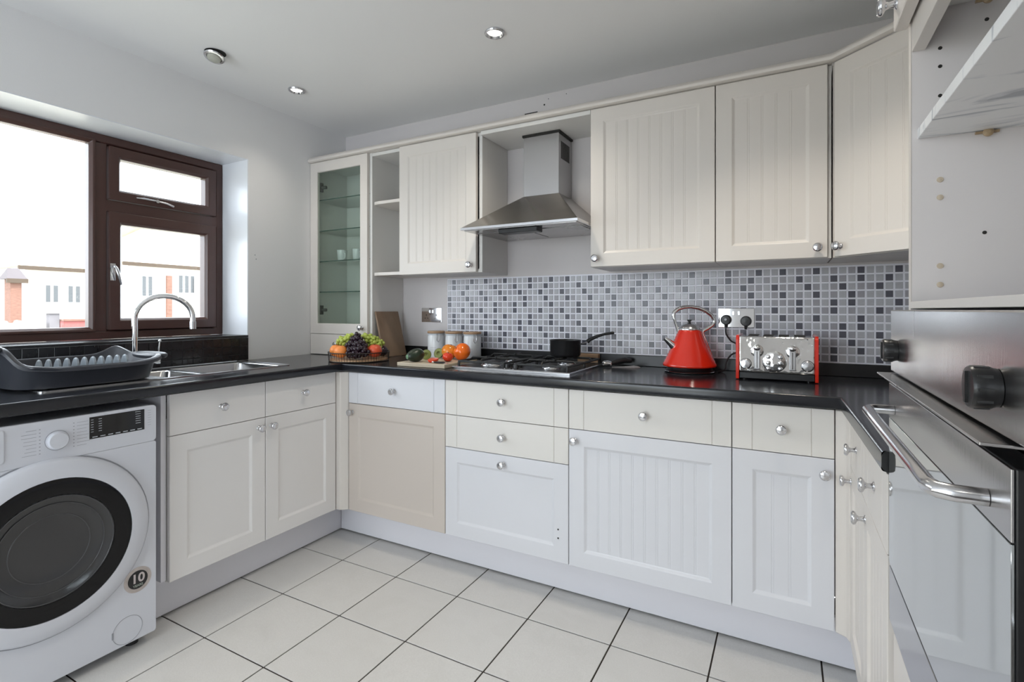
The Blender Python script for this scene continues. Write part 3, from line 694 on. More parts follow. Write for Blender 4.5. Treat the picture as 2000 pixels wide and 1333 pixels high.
# tap
TXp, TYp = .078, -1.292
c = thing('mixer_tap', 'tall chrome swan neck mixer tap in front of the window', 'tap', (TXp, TYp, ZT))
dv = Vector((.45, .893, 0)).normalized()
mb = MB(); pts = [Vector((TXp, TYp, ZT + .055)), Vector((TXp, TYp, 1.02)), Vector((TXp, TYp, 1.12))]
rad = .108; zc = 1.146
for k in range(0, 17):
    a = PI - PI * k / 16 * 1.02; pts.append(Vector((TXp, TYp, 0)) + dv * (rad + rad * math.cos(a)) + Vector((0, 0, zc + .098 * math.sin(a))))
e = pts[-1]; pts.append(e + Vector((0, 0, -.012)))
mb.tube(pts, .0115, 16); mb.build('spout', M['chrome'], c)
mb = MB(); mb.cyl(e + Vector((0, 0, -.012)), e + Vector((0, 0, -.046)), .0135, .0135, 18); mb.build('aerator', M['satin'], c)
mb = MB(); mb.lathe([(.027, .0042), (.027, .010), (.021, .014), (.019, .055), (.012, .062)], (TXp, TYp, ZT), n=24)
mb.cyl((TXp, TYp, ZT + .045), Vector((TXp, TYp, ZT + .045)) + dv * .085, .012, .011, 16)
mb.build('base', M['chrome'], c)
q = Vector((TXp, TYp, ZT + .045)) + dv * .083
mb = MB(); mb.cyl(q, q + Vector((.004, .006, .085)), .0045, .0035, 12); mb.ball(q + Vector((.004, .006, .088)), .0065); mb.cyl(q - dv * .006, q + dv * .010, .0135, n=16)
mb.build('lever', M['chrome'], c)

# ================================================================ DISH RACK
RX, RY = .262, -1.575
c = thing('dish_rack', 'charcoal plastic dish drying rack standing on the drainer', 'dish rack', (RX, RY, ZT + .006))
NS = 72
def sup(a, A, B, e=.55):
    cc, ss = math.cos(a), math.sin(a)
    return (B * math.copysign(abs(ss) ** e, ss), A * math.copysign(abs(cc) ** e, cc))
def rimz(a):
    y = math.cos(a); w = .5 + .5 * max(-1, min(1, math.sin(a) * 1.6))
    front = .070 + .022 * abs(y) ** 2.2
    back = .078 + .034 * math.exp(-((y - .72) / .24) ** 2) + .020 * math.exp(-((y + .8) / .25) ** 2)
    return w * front + (1 - w) * back + .050 * math.exp(-((y + 1.0) / .16) ** 2) - .006 * math.exp(-((y - 1.0) / .08) ** 2)
def rring(A, B, zf, e=.55): return [(RX + sup(2 * PI * i / NS, A, B, e)[0], RY + sup(2 * PI * i / NS, A, B, e)[1], ZT + .007 + zf(2 * PI * i / NS)) for i in range(NS)]
mb = MB()
mb.loft([rring(.190, .150, lambda a: .012), rring(.203, .160, lambda a: .003), rring(.208, .165, lambda a: .001), rring(.218, .173, lambda a: .4 * rimz(a)), rring(.228, .180, lambda a: rimz(a) - .012), rring(.232, .183, lambda a: rimz(a) - .001),
         rring(.227, .178, lambda a: rimz(a) - .002), rring(.214, .169, lambda a: .4 * rimz(a)), rring(.203, .160, lambda a: .006), rring(.190, .150, lambda a: .015)], True, False)
mb.add(rring(.190, .150, lambda a: .015), [tuple(range(NS))]); mb.add(rring(.190, .150, lambda a: .012), [tuple(range(NS))[::-1]])
mb.build('tub', M['rack'], c)
mb = MB(); mb.loft([rring(.227, .179, lambda a: rimz(a) - .003), rring(.229, .181, lambda a: rimz(a) + .002), rring(.237, .189, lambda a: rimz(a) + .003), rring(.244, .196, lambda a: rimz(a) - .002), rring(.246, .198, lambda a: rimz(a) - .013), rring(.243, .195, lambda a: rimz(a) - .014), rring(.232, .184, lambda a: rimz(a) - .006)], True, False)
mb.build('rim', M['rack'], c)
for s_ in (1, -1):
    pts = []
    for k in range(25):
        a = 2 * PI * k / 24; pts.append((RX + .105 * math.cos(a), RY + s_ * (.250 + .026 * math.sin(a)), ZT + .007 + rimz(0 if s_ > 0 else PI) - .004 + .002 * math.sin(a)))
    mb = MB(); mb.tube(pts[:-1], .0095, 10, closed=True); mb.build('handle', M['rack'], c)
mb = MB(); pts = []
for k in range(24):
    a = 2 * PI * k / 24; pts.append((RX + .172 + .016 * math.cos(a), RY - .110 + .075 * math.sin(a), ZT + .007 + .064 + .012 * max(0, -math.sin(a))))
mb.tube(pts, .006, 8, closed=True); mb.build('cutlery_slot', M['rack'], c)
for k in range(11):
    y = RY - .122 + k * .0262
    for x in (RX + .035,):
        mb = MB()
        rings = []
        for w_, h_, tt in ((.036, .012, .0045), (.031, .045, .004), (.023, .072, .0035), (.014, .086, .003), (.005, .091, .0015)):
            rings.append([(x - w_ * .9 + h_ * .12, y - tt, ZT + .007 + h_), (x + w_ * .9 + h_ * .12, y - tt, ZT + .007 + h_), (x + w_ * .9 + h_ * .12, y + tt, ZT + .007 + h_), (x - w_ * .9 + h_ * .12, y + tt, ZT + .007 + h_)])
        mb.loft(rings, True, True, False); mb.build('peg', M['peg'], c, bevel=.001)
for (x, y) in ((RX - .12, RY - .14), (RX + .12, RY - .14), (RX - .12, RY + .14), (RX + .12, RY + .14)):
    mb = MB(); mb.cyl((x, y, ZT + .0044), (x, y, ZT + .012), .010, n=12); mb.build('foot', M['rack'], c)

# ================================================================ WASHING MACHINE
WX = .60; WY = -1.772; wy0, wy1 = -2.072, -1.472
c = thing('washing_machine', 'white front loading washing machine under the worktop', 'washing machine', (.3, WY, .0))
mb = MB(); mb.box(.04, WX - .012, wy0, wy1, .035, .84)
mb.build('body', M['wm'], c, bevel=.006)
mb = MB(); mb.loft([rrect(WX - .0118, WX - .0118 + 1e-4, 0, 1, 1e-5, 0)] * 2, True, False) if False else None
def face_rect(mb, y0, y1, z0, z1, r, x, n=6):
    P = []
    for cy, cz, a0 in ((y1 - r, z1 - r, 0), (y0 + r, z1 - r, PI / 2), (y0 + r, z0 + r, PI), (y1 - r, z0 + r, 3 * PI / 2)):
        for k in range(n + 1): a = a0 + PI / 2 * k / n; P.append((x, cy + r * math.cos(a), cz + r * math.sin(a)))
    return P
def face_plate(name, y0, y1, z0, z1, r, xa, xb, mat, par, rd=.004):
    mb = MB(); mb.loft([face_rect(mb, y0, y1, z0, z1, r, xa), face_rect(mb, y0, y1, z0, z1, r, xb - rd), face_rect(mb, y0 + rd * .4, y1 - rd * .4, z0 + rd * .4, z1 - rd * .4, r, xb - rd * .3), face_rect(mb, y0 + rd, y1 - rd, z0 + rd, z1 - rd, r, xb)], True, True)
    return mb.build(name, mat, par)
face_plate('front_panel', wy0, wy1, .036, .715, .008, WX - .0118, WX, M['wm'], c, .0012)
cp_ = face_plate('control_panel', wy0, wy1, .7155, .843, .012, WX - .0118, WX + .001, M['wm'], c, .0015)
# door
DY, DZ = WY - .0, .452
mb = MB(); mb.lathe([(.272, 0), (.270, .010), (.262, .017), (.235, .024), (.212, .026), (.2115, .018)], (WX + .0002, DY, DZ), (1, 0, 0), 72, caps=False); d = mb.build('door', M['wm'], c)
mb = MB(); mb.lathe([(.2113, .0185), (.2105, .0255), (.198, .0262), (.162, .0235), (.1615, .012)], (WX, DY, DZ), (1, 0, 0), 72, caps=False); mb.build('black_ring', pm('black_ring_gloss', (.004, .004, .005), .08, spec=.3), d)
mb = MB(); mb.lathe([(.1613, .022), (.150, .0165), (.11, .006), (.05, .0025), (.00001, .002)], (WX, DY, DZ), (1, 0, 0), 56, caps=False); mb.build('bowl_glass', M['blackglass'] if False else pm('smoked_glass', (.035, .035, .037), .12, spec=.6), d)
mb = MB()
for rr_, xx in ((.158, .0225), (.135, .0145), (.10, .0055)):
    mb.tube([(WX + xx, DY + rr_ * math.cos(2 * PI * k / 64), DZ + rr_ * math.sin(2 * PI * k / 64)) for k in range(64)], .0016, 6, closed=True)
mb.build('bowl_ridge', pm('smoked_ridge', (.07, .07, .075), .2), d)
# groove ring around the door
mb = MB(); mb.lathe([(.2765, .0003), (.2765, .0009), (.2725, .0009), (.2725, .0003)], (WX, DY, DZ), (1, 0, 0), 72, caps=False); mb.build('door_shadow_groove', M['wmgrey'], d)
# programme knob
mb = MB(); mb.lathe([(.029, 0), (.029, .002), (.026, .003), (.0255, .012), (.0235, .015), (.001, .0155)], (WX + .0012, -1.755, .778), (1, 0, 0), 40)
kb = mb.build('dial', M['wm'], cp_)
mb = MB(); mb.lathe([(.0305, .0001), (.0305, .0012), (.0295, .0012)], (WX + .0011, -1.755, .778), (1, 0, 0), 40); mb.build('dial_ring', M['wmgrey'], kb)
mb = MB(); mb.box(WX + .0011, WX + .0022, -1.672, -1.511, .762, .833); ds = mb.build('display', M['blackglass'], cp_, bevel=.001)
mb = MB()
rr = random.Random(5)
for k in range(6):
    mb.box(WX + .0023, WX + .0025, -1.668, -1.661, .823 - k * .0078, .8245 - k * .0078)
    mb.box(WX + .0023, WX + .0025, -1.647, -1.638, .823 - k * .0078, .8245 - k * .0078)
    mb.box(WX + .0023, WX + .0025, -1.542 + rr.random() * .004, -1.523, .827 - k * .0078, .8285 - k * .0078)
for k in range(7): mb.box(WX + .0023, WX + .0025, -1.664 + k * .0218, -1.650 + k * .0218, .766, .7685)
mb.build('display_print', M['inkw'], ds, kind='stuff')
mb = MB()
for k in range(8):
    for s_, y in ((-1, -1.797), (1, -1.713)):
        z = .818 - k * .0105 + (0 if s_ < 0 else .004)
        mb.box(WX + .0011, WX + .0013, y - .0018, y + .0018, z, z + .0022)
        l_ = .024 + .012 * rr.random()
        mb.box(WX + .0011, WX + .0013, *( (y - .008 - l_, y - .008) if s_ < 0 else (y + .008, y + .008 + l_)), z + .0005, z + .0015)
for k in range(7): mb.box(WX + .0011, WX + .0013, -1.500, -1.489, .826 - k * .0085, .8268 - k * .0085)
mb.build('programme_print', M['ink'], cp_, kind='stuff')
face_plate('detergent_drawer', -2.06, -1.875, .735, .836, .008, WX + .0011, WX + .004, M['wm'], c)
# badge with the number
bd = MB(); bd.lathe([(.043, 0), (.043, .0006), (.001, .0008)], (WX + .0002, -1.531, .243), (1, 0, 0), 48); bo = bd.build('badge', M['silverfoil'], c)
bd = MB(); bd.lathe([(.031, 0), (.031, .0004), (.001, .0005)], (WX + .0010, -1.531, .243), (1, 0, 0), 40); bd.build('badge_disc', M['blackp'], bo)
vs, fs = text_mesh('10', .043)
b = MB(); b.add([(WX + .0018 + v.z, -1.531 + v.x, .247 + v.y) for v in vs], fs); b.build('lettering', pm('badge_print', (.62, .56, .56), .3, .4), bo)
vs, fs = text_mesh('YEARS', .011)
b = MB(); b.add([(WX + .0018 + v.z, -1.531 + v.x, .223 + v.y) for v in vs], fs); b.build('lettering', pm('badge_print_small', (.35, .4, .35), .3, .4), bo)
# filter flap
mb = MB(); mb.tube([(WX + .0003, -1.562 + .045 * math.cos(a), .085 + .045 * math.sin(a)) for a in [2 * PI * k / 48 for k in range(48)]], .0008, 6, closed=True); fp = mb.build('filter_cover', M['wmgrey'], c)
mb = MB(); mb.box(WX + .0002, WX + .0016, -1.609, -1.604, .075, .097); mb.build('catch', M['wmgrey'], fp)
for (x, y) in ((.1, wy0 + .05), (.1, wy1 - .05), (.54, wy0 + .05), (.54, wy1 - .05)):
    mb = MB(); mb.cyl((x, y, 0.0), (x, y, .035), .02, .016, 14); mb.build('foot', M['blackp'], c)

# ================================================================ HOB
hx0, hx1, hy0, hy1 = 1.212, 1.800, -.512, -.052; zh = ZT
c = thing('gas_hob', 'four burner gas hob with black cast iron pan supports and steel trim', 'hob', (1.505, -.28, zh))
mb = MB(); mb.box(hx0 + .009, hx1 - .009, hy0 + .009, hy1 - .009, zh + .0005, zh + .0085); mb.build('plate', M['hobplate'], c)
mb = MB()
def rg(i, z): return [(hx0 + i, hy0 + i, z), (hx1 - i, hy0 + i, z), (hx1 - i, hy1 - i, z), (hx0 + i, hy1 - i, z)]
mb.loft([rg(0, zh + .0005), rg(0, zh + .007), rg(.002, zh + .010), rg(.009, zh + .0105), rg(.010, zh + .0087)], True, False, False); mb.build('trim', M['satin'], c)
burn = [(1.352, -.372, .050), (1.352, -.168, .036), (1.655, -.372, .036), (1.655, -.172, .045)]
for x, y, r in burn:
    mb = MB(); mb.lathe([(r * 1.15, 0), (r * 1.12, .004), (r, .006), (r * .98, .012), (r * .8, .014), (r * .8, .0125), (.001, .0125)], (x, y, zh + .0086), n=28); bb = mb.build('burner', M['satin'], c)
    mb = MB(); mb.lathe([(r * .78, 0), (r * .80, .004), (r * .6, .007), (.001, .0075)], (x, y, zh + .0222), n=28); mb.build('burner_cap', M['blackiron'], bb)
for xa, xb in ((1.232, 1.472), (1.538, 1.778)):
    mb = MB(); z1 = zh + .043; r = .0055
    ya, yb = -.482, -.072
    mb.tube([(xa, ya, z1 - .012), (xb, ya, z1 - .012), (xb, yb, z1 - .012), (xa, yb, z1 - .012)], r, 6, closed=True)
    ym = (ya + yb) / 2; xm = (xa + xb) / 2
    mb.tube([(xa, ym, z1 - .012), (xb, ym, z1 - .012)], r, 6)
    for yc in (ya + .105, yb - .105):
        for dx, dyv in ((1, 0), (-1, 0), (0, 1), (0, -1)):
            ex = xm + dx * (xb - xa) / 2; ey = yc + dyv * .105
            sx_ = xm + dx * .028; sy_ = yc + dyv * .028
            mb.tube([(ex, ey, z1 - .012), (ex - dx * .012, ey - dyv * .012, z1), (sx_, sy_, z1)], r, 6)
    for x in (xa, xb):
        for y in (ya, yb, ym): mb.cyl((x, y, zh + .009), (x, y, z1 - .010), .0065, .005, 8)
    mb.build('pan_support', M['blackiron'], c)
for k, x in enumerate((1.478, 1.505, 1.532)):
    pass
for x, y in ((1.484, -.470), (1.527, -.470), (1.484, -.430), (1.527, -.430)):
    mb = MB(); mb.lathe([(.0165, 0), (.0165, .003), (.0135, .005), (.012, .020), (.001, .021)], (x, y, zh + .0088), n=18); kk = mb.build('knob', M['blackp'], c)
    mb = MB(); mb.lathe([(.018, 0), (.018, .0015), (.0168, .002)], (x, y, zh + .0088), n=18, caps=False); mb.build('knob_ring', M['chrome'], kk)
# saucepan
zp = zh + .0482; px_, py_ = 1.645, -.178
c = thing('saucepan', 'black saucepan standing on the right rear burner', 'saucepan', (px_, py_, zp))
mb = MB(); mb.lathe([(.001, 0), (.066, 0), (.071, .004), (.0735, .010), (.0745, .074), (.0765, .077), (.0745, .079), (.0725, .074), (.071, .010), (.001, .006)], (px_, py_, zp), n=48, caps=False); mb.build('pot', M['blackp'], c)
dh = Vector((.915, .30, 0)).normalized()
q = Vector((px_, py_, zp)) + dh * .074
mb = MB(); mb.tube([q + Vector((0, 0, .058)), q + dh * .022 + Vector((0, 0, .066)), q + dh * .035 + Vector((0, 0, .074))], [.006, .005, .006], 10, flat=.6); mb.build('handle_bracket', M['satin'], c)
mb = MB(); mb.tube([q + dh * .030 + Vector((0, 0, .070)), q + dh * .045 + Vector((0, 0, .082)), q + dh * .075 + Vector((0, 0, .096)), q + dh * .110 + Vector((0, 0, .107)), q + dh * .150 + Vector((0, 0, .114)), q + dh * .158 + Vector((0, 0, .114))], [.014, .0125, .010, .0085, .0095, .007], 12, flat=.75); mb.build('handle', M['blackp'], c)

# ================================================================ KETTLE
kx, ky = 2.213, -.140
c = thing('kettle', 'red enamel pyramid kettle with chrome arched handle', 'kettle', (kx, ky, ZT))
vr = Vector((.881, .473, 0)); vf = Vector((.473, -.881, 0))
mb = MB(); mb.lathe([(.100, .001), (.104, .003), (.104, .007), (.099, .010), (.094, .018), (.092, .026)], (kx, ky, ZT), n=48); mb.build('power_base', M['blackp'], c)
mb = MB(); mb.lathe([(.1045, .0045), (.1062, .006), (.1045, .0075)], (kx, ky, ZT), n=48, caps=False); mb.build('base_ring', M['chrome'], c)
pf = [(.103, .0265), (.111, .027), (.1128, .031)]
for k in range(0, 25):
    t_ = k / 24; pf.append((.1125 - .0665 * t_ - .003 * math.sin(PI * t_) + .0007 * math.sin(k * PI), .033 + .150 * t_))
pf2 = []
for k, (r, z) in enumerate(pf): pf2.append((r + (.0017 if k % 2 == 0 and k > 3 else -.0003), z))
mb = MB(); mb.lathe(pf2 + [(.043, .1845)], (kx, ky, ZT), n=64); mb.build('body', M['red'], c)
mb = MB(); mb.lathe([(.0455, .1835), (.0462, .187), (.044, .192), (.037, .203), (.026, .2105), (.012, .2145), (.001, .215)], (kx, ky, ZT), n=40); lid = mb.build('lid', M['satin'], c)
mb = MB(); mb.lathe([(.006, .2145), (.005, .220), (.0105, .226), (.0105, .229), (.001, .2295)], (kx, ky, ZT), n=20); mb.build('lid_knob', M['blackp'], lid)
K = Vector((kx, ky, ZT))
def kp(u, z): return K + vr * u + Vector((0, 0, z))
mb = MB()
hp = [(-.050, .178), (-.056, .200), (-.064, .225), (-.070, .245), (-.066, .262), (-.050, .275), (-.025, .283), (.005, .285), (.040, .280), (.070, .268), (.095, .250), (.108, .232), (.110, .218), (.100, .204), (.080, .190), (.060, .178), (.058, .170), (.070, .140), (.088, .095), (.104, .055)]
mb.tube([kp(u, z) for u, z in hp], [.0065] * 3 + [.0085] * 12 + [.0075, .0065, .006, .0055, .004], 12, flat=1.0); mb.build('handle', M['chrome'], c)
mb = MB(); a = kp(-.060, .105); b_ = kp(-.108, .148)
mb.tube([a, kp(-.085, .128), b_], [.020, .014, .010], 16); mb.build('spout', M['chrome'], c)

# ================================================================ TOASTER
c = thing('toaster', 'red and chrome four slice toaster beside the kettle', 'toaster', (2.55, -.19, ZT))
tx0, tx1, ty0, ty1, tz0, tz1 = 2.413, 2.692, -.300, -.075, ZT + .012, 1.083
mb = MB(); mb.box(tx0 + .010, tx1 - .010, ty0 + .004, ty1 - .004, tz0 + .018, tz1 - .004); mb.build('body', M['toastchrome'], c, bevel=.006, seg=4)
def side_prof(x0, x1):
    mb = MB(); P = []
    for cy, cz, r, a0 in ((ty1 - .02, tz1 - .020, .02, 0), (ty0 + .02, tz1 - .020, .02, PI / 2), (ty0 + .004, ZT + .006, .004, PI), (ty1 - .004, ZT + .006, .004, 3 * PI / 2)):
        for k in range(6): a = a0 + PI / 2 * k / 5; P.append((cy + r * math.cos(a), cz + r * math.sin(a)))
    mb.loft([[(x0, y, z) for y, z in P], [(x1, y, z) for y, z in P]], True, True, True); return mb
side_prof(tx0, tx0 + .011).build('side_panel', M['red'], c, bevel=.002); side_prof(tx1 - .011, tx1).build('side_panel', M['red'], c, bevel=.002)
mb = MB(); mb.box(tx0 + .012, tx1 - .012, ty0 + .008, ty1 - .008, ZT + .005, tz0 + .0175); mb.build('base', M['blackp'], c, bevel=.002)
for k in range(4):
    x = tx0 + .040 + k * .054; mb = MB(); mb.box(x, x + .036, ty0 + .045, ty1 - .035, tz1 - .0042, tz1 - .0028); mb.build('slot', M['dark'], c)
for (x, y) in ((tx0 + .03, ty0 + .03), (tx1 - .03, ty0 + .03), (tx0 + .03, ty1 - .03), (tx1 - .03, ty1 - .03)):
    mb = MB(); mb.cyl((x, y, ZT + .0004), (x, y, ZT + .0052), .008, n=10); mb.build('foot', M['blackp'], c)
tw = tx1 - tx0
yf = ty0 + .0036
for u in (.27, .70):
    x = tx0 + u * tw
    mb = MB(); mb.box(x - .011, x + .011, yf - .006, yf, ZT + .042, ZT + .122); ch_ = mb.build('lever_track', M['satin'], c, bevel=.003)
    mb = MB(); mb.box(x - .0012, x + .0012, yf - .0068, yf - .0061, ZT + .048, ZT + .112); mb.build('lever_slot', M['dark'], ch_)
    mb = MB(); mb.ball((x, yf - .016, ZT + .126), .013, 20, 12, squash=(1, .75, .85)); mb.cyl((x, yf - .012, ZT + .118), (x, yf - .002, ZT + .118), .006, n=12); mb.build('lever_knob', M['chrome'], ch_)
    for z in (.048,):
        pass
for u in (.125, .875):
    x = tx0 + u * tw; mb = MB(); mb.lathe([(.020, 0), (.020, .004), (.0165, .006), (.0155, .018), (.001, .019)], (x, yf - .0004, ZT + .062), (0, -1, 0), 30); kk = mb.build('browning_knob', M['satin'], c)
    mb = MB(); mb.lathe([(.0215, 0), (.0215, .002), (.020, .0022)], (x, yf - .0003, ZT + .062), (0, -1, 0), 30, caps=False); mb.build('knob_ring', M['blackp'], kk)
mb = MB(); xm = tx0 + .4825 * tw
mb.ball((xm, yf + .001, ZT + .0735), .0405, 36, 14, squash=(1.05, .16, 1))
mb.build('button_dome', M['toastchrome'], c)
for u in (.27, .70):
    mb = MB(); mb.ball((tx0 + u * tw, yf + .001, ZT + .113), .024, 28, 12, squash=(1, .2, 1)); mb.build('lever_dome', M['toastchrome'], c)
for u in (.41, .555):
    for z in (.092, .070, .048):
        mb = MB(); mb.lathe([(.0085, 0), (.0085, .002), (.0062, .003), (.005, .0055), (.001, .006)], (tx0 + u * tw, yf - .0055 + .003 * abs(z - .070) / .022, ZT + z), (0, -1, 0), 18); mb.build('button', M['satin'], c)

# ================================================================ SOCKETS, PLUGS AND LEADS
def socket(x0, z0, lab, back):
    w, h = .147, .086
    c = thing('double_socket', lab, 'socket', (x0 + w / 2, back, z0), 'chrome double sockets')
    mb = MB(); mb.box(x0, x0 + w, back - .0055, back - .0002, z0, z0 + h); pl = mb.build('face_plate', M['chrome'], c, bevel=.0022)
    for cx in (x0 + .037, x0 + w - .037):
        mb = MB(); zc = z0 + .034
        mb.box(cx - .002, cx + .002, back - .0062, back - .0056, zc + .004, zc + .013)
        mb.box(cx - .013, cx - .0065, back - .0062, back - .0056, zc - .012, zc - .0085); mb.box(cx + .0065, cx + .013, back - .0062, back - .0056, zc - .012, zc - .0085)
        mb.build('pin_hole', M['dark'], pl)
        mb = MB(); s_ = 1 if cx < x0 + w / 2 else -1; xx = cx + s_ * .025
        mb.box(xx - .005, xx + .005, back - .009, back - .0057, z0 + .054, z0 + .074); mb.build('rocker', M['satin'], pl, bevel=.001)
    return c
socket(.637, 1.108, 'chrome double socket with nothing plugged in, beside the wooden board', 0)
socket(2.317, 1.103, 'chrome double socket on the mosaic, with two black plugs', -.0080)
def plug(x, z, lab, dot):
    c = thing('plug', lab, 'plug', (x, -.016, z), 'black plugs in the chrome socket')
    mb = MB(); mb.lathe([(.0225, 0), (.023, .004), (.022, .018), (.018, .024), (.001, .025)], (x, -.0145, z), (0, -1, 0), 26); mb.cyl((x, -.028, z - .018), (x, -.028, z - .036), .0075, .005, 12); mb.build('body', M['blackp'], c)
    if dot:
        mb = MB(); mb.lathe([(.0052, 0), (.005, .001), (.001, .0012)], (x, -.0397, z + .002), (0, -1, 0), 16); mb.build('pin_cover', M['inkw'], c, label='pale round dot on the plug')
plug(2.350, 1.137, 'black plug in the left socket hole with a pale dot', True)
plug(2.431, 1.132, 'plain black plug in the right socket hole above the toaster', False)
def spline(P, n=8):
    P = [Vector(p) for p in P]; out = []
    for i in range(len(P) - 1):
        a = P[max(i - 1, 0)]; b = P[i]; c_ = P[i + 1]; d = P[min(i + 2, len(P) - 1)]
        for k in range(n):
            t_ = k / n; out.append(.5 * ((2 * b) + (-a + c_) * t_ + (2 * a - 5 * b + 4 * c_ - d) * t_ ** 2 + (-a + 3 * b - 3 * c_ + d) * t_ ** 3))
    out.append(P[-1]); return out
mb = MB(); mb.tube(spline([(2.350, -.028, 1.100), (2.352, -.032, 1.075), (2.372, -.036, 1.045), (2.396, -.040, 1.030), (2.406, -.045, 1.0), (2.404, -.05, .95), (2.402, -.055, .9145)]), .0035, 8)
tag(mb.build('power_lead', M['blackp']), 'black lead hanging from the left plug behind the toaster', 'cable')
mb = MB(); mb.tube(spline([(2.326, -.115, .9145), (2.340, -.09, .9145), (2.352, -.075, .925), (2.356, -.065, .955), (2.375, -.055, .985), (2.398, -.052, .995), (2.410, -.05, .990)]), .0035, 8)
tag(mb.build('power_lead', M['blackp']), 'black lead looping up beside the kettle base', 'cable')

# ================================================================ JARS
def jar(x, y, lab):
    c = thing('storage_jar', lab, 'jar', (x, y, ZT), 'white storage jars with wooden lids')
    mb = MB(); mb.lathe([(.044, .0005), (.0475, .003), (.0485, .010), (.0485, .118), (.046, .124), (.0455, .129)], (x, y, ZT), n=36); bo = mb.build('body', M['ceramic'], c)
    mb = MB(); mb.lathe([(.0475, .1292), (.0485, .132), (.0485, .136), (.046, .138)], (x, y, ZT), n=36); mb.build('seal', M['inkw'], c)
    mb = MB(); mb.lathe([(.0475, .1382), (.050, .141), (.050, .148), (.048, .151), (.001, .152)], (x, y, ZT), n=36); mb.build('lid', M['bamboo'], c)
    mb = MB(); s_ = Vector((.75, -.66, 0)); q = Vector((x, y, ZT)) + s_ * .049
    w = Vector((.66, .75, 0)) * .008
    mb.tube([q - w + Vector((0, 0, .140)), q - w + s_ * .006 + Vector((0, 0, .125)), q - w + s_ * .003 + Vector((0, 0, .100)), q + s_ * .004 + Vector((0, 0, .090)), q + w + s_ * .003 + Vector((0, 0, .100)), q + w + s_ * .006 + Vector((0, 0, .125)), q + w + Vector((0, 0, .140))], .0016, 6)
    mb.build('clasp', M['satin'], c)
    mb = MB(); q2 = Vector((x, y, ZT)); 
    for k, h in enumerate((.030, .038, .046, .056)):
        for a in range(-5, 5):
            a0 = R(-75 + a * 4.2); a1 = R(-75 + a * 4.2 + 3.0)
            mb.add([q2 + Vector((.0488 * math.cos(a0), .0488 * math.sin(a0), h)), q2 + Vector((.0488 * math.cos(a1), .0488 * math.sin(a1), h)), q2 + Vector((.0488 * math.cos(a1), .0488 * math.sin(a1), h + .0025)), q2 + Vector((.0488 * math.cos(a0), .0488 * math.sin(a0), h + .0025))], [(0, 1, 2, 3)])
    mb.build('label_print', pm('jar_print', (.45, .47, .5), .5), bo, kind='stuff')
jar(.812, -.094, 'white storage jar with wooden lid, leftmost of three by the splashback')
jar(.936, -.094, 'white storage jar with wooden lid, middle of three by the splashback')
jar(1.058, -.094, 'white storage jar with wooden lid, nearest the gas hob')

# ================================================================ WOODEN BOARD leaning on the cabinet side
mb = MB()
y0_, y1_ = -.256, -.062
bx = .571; lean = (.4925 - .562) ; hb = .262
vs = []
for y in (y0_, y1_):
    for (x, z) in ((.553, ZT + .0055), (.571, ZT + .0008), (.571 - .068, ZT + hb), (.553 - .060, ZT + hb + .0)): vs.append((x, y, z))
mb.add(vs, [(0, 1, 2, 3), (4, 7, 6, 5), (0, 4, 5, 1), (1, 5, 6, 2), (2, 6, 7, 3), (3, 7, 4, 0)])
tag(mb.build('wooden_board', M['wood'], bevel=.002), 'brown wooden board leaning upright against the side of the glass cabinet', 'board')

# ================================================================ FRUIT BASKET
fx, fy = .565, -.448; zf = ZT
c = thing('fruit_basket', 'round wire fruit basket with wooden base on the corner of the worktop', 'basket', (fx, fy, zf))
mb = MB(); mb.lathe([(.145, .002), (.150, .004), (.150, .011), (.146, .013), (.001, .013)], (fx, fy, zf), n=48); mb.build('base', M['bamboo'], c)
mb = MB()
for r, z, w in ((.154, .004, .0022), (.158, .048, .0026)):
    mb.tube([(fx + r * math.cos(2 * PI * k / 64), fy + r * math.sin(2 * PI * k / 64), zf + z) for k in range(64)], w, 6, closed=True)
mb.build('hoop', M['wire'], c)
mb = MB()
for k in range(64):
    a = 2 * PI * k / 64; mb.cyl((fx + .154 * math.cos(a), fy + .154 * math.sin(a), zf + .004), (fx + .158 * math.cos(a), fy + .158 * math.sin(a), zf + .048), .0011, n=5)
mb.build('wires', M['wire'], c, kind='stuff')
fwd = Vector((-.473, .881, 0)); rgt = Vector((.881, .473, 0)); FC = Vector((fx, fy, zf))
def fp_(r, f, z): return FC + rgt * r + fwd * f + Vector((0, 0, z))
def fruit(name, p, r, mat, lab, cat, squash=(1, 1, .95), dent=.15, stalk=True, grp=None, axis=(0, 0, 1), lobes=0, lob=0.):
    c = thing(name, lab, cat, p, grp); mb = MB(); mb.ball(p, r, 28, 18, squash=squash, dent=dent, axis=axis, lobes=lobes, lob=lob); mb.build('skin', mat, c)
    if stalk:
        ax = Vector(axis).normalized(); q = Vector(p) + ax * r * squash[2] * (1 - dent * .95)
        mb = MB(); mb.lathe([(.0035, -.001), (.003, .003), (.001, .0035)], q, ax, 8); mb.build('stalk', M['stem'], c)
fruit('orange', fp_(-.116, -.020, .055), .034, M['orange'], 'orange at the left edge of the fruit basket', 'orange', dent=.05, grp='oranges in the fruit basket')
fruit('orange', fp_(-.068, -.093, .055), .0345, M['orange'], 'orange at the front of the basket beside the dark grapes', 'orange', dent=.05, grp='oranges in the fruit basket')
fruit('nectarine', fp_(.100, -.058, .058), .037, M['peach'], 'red and yellow nectarine at the right of the fruit basket', 'fruit', dent=.15)
fruit('plum', fp_(.112, .048, .048), .030, M['pgrape'], 'dark plum at the far right of the fruit basket', 'fruit', dent=.08)
fruit('nectarine', fp_(.02, .098, .05), .036, M['peach'], 'red nectarine at the back of the basket under the green grapes', 'fruit', dent=.15)
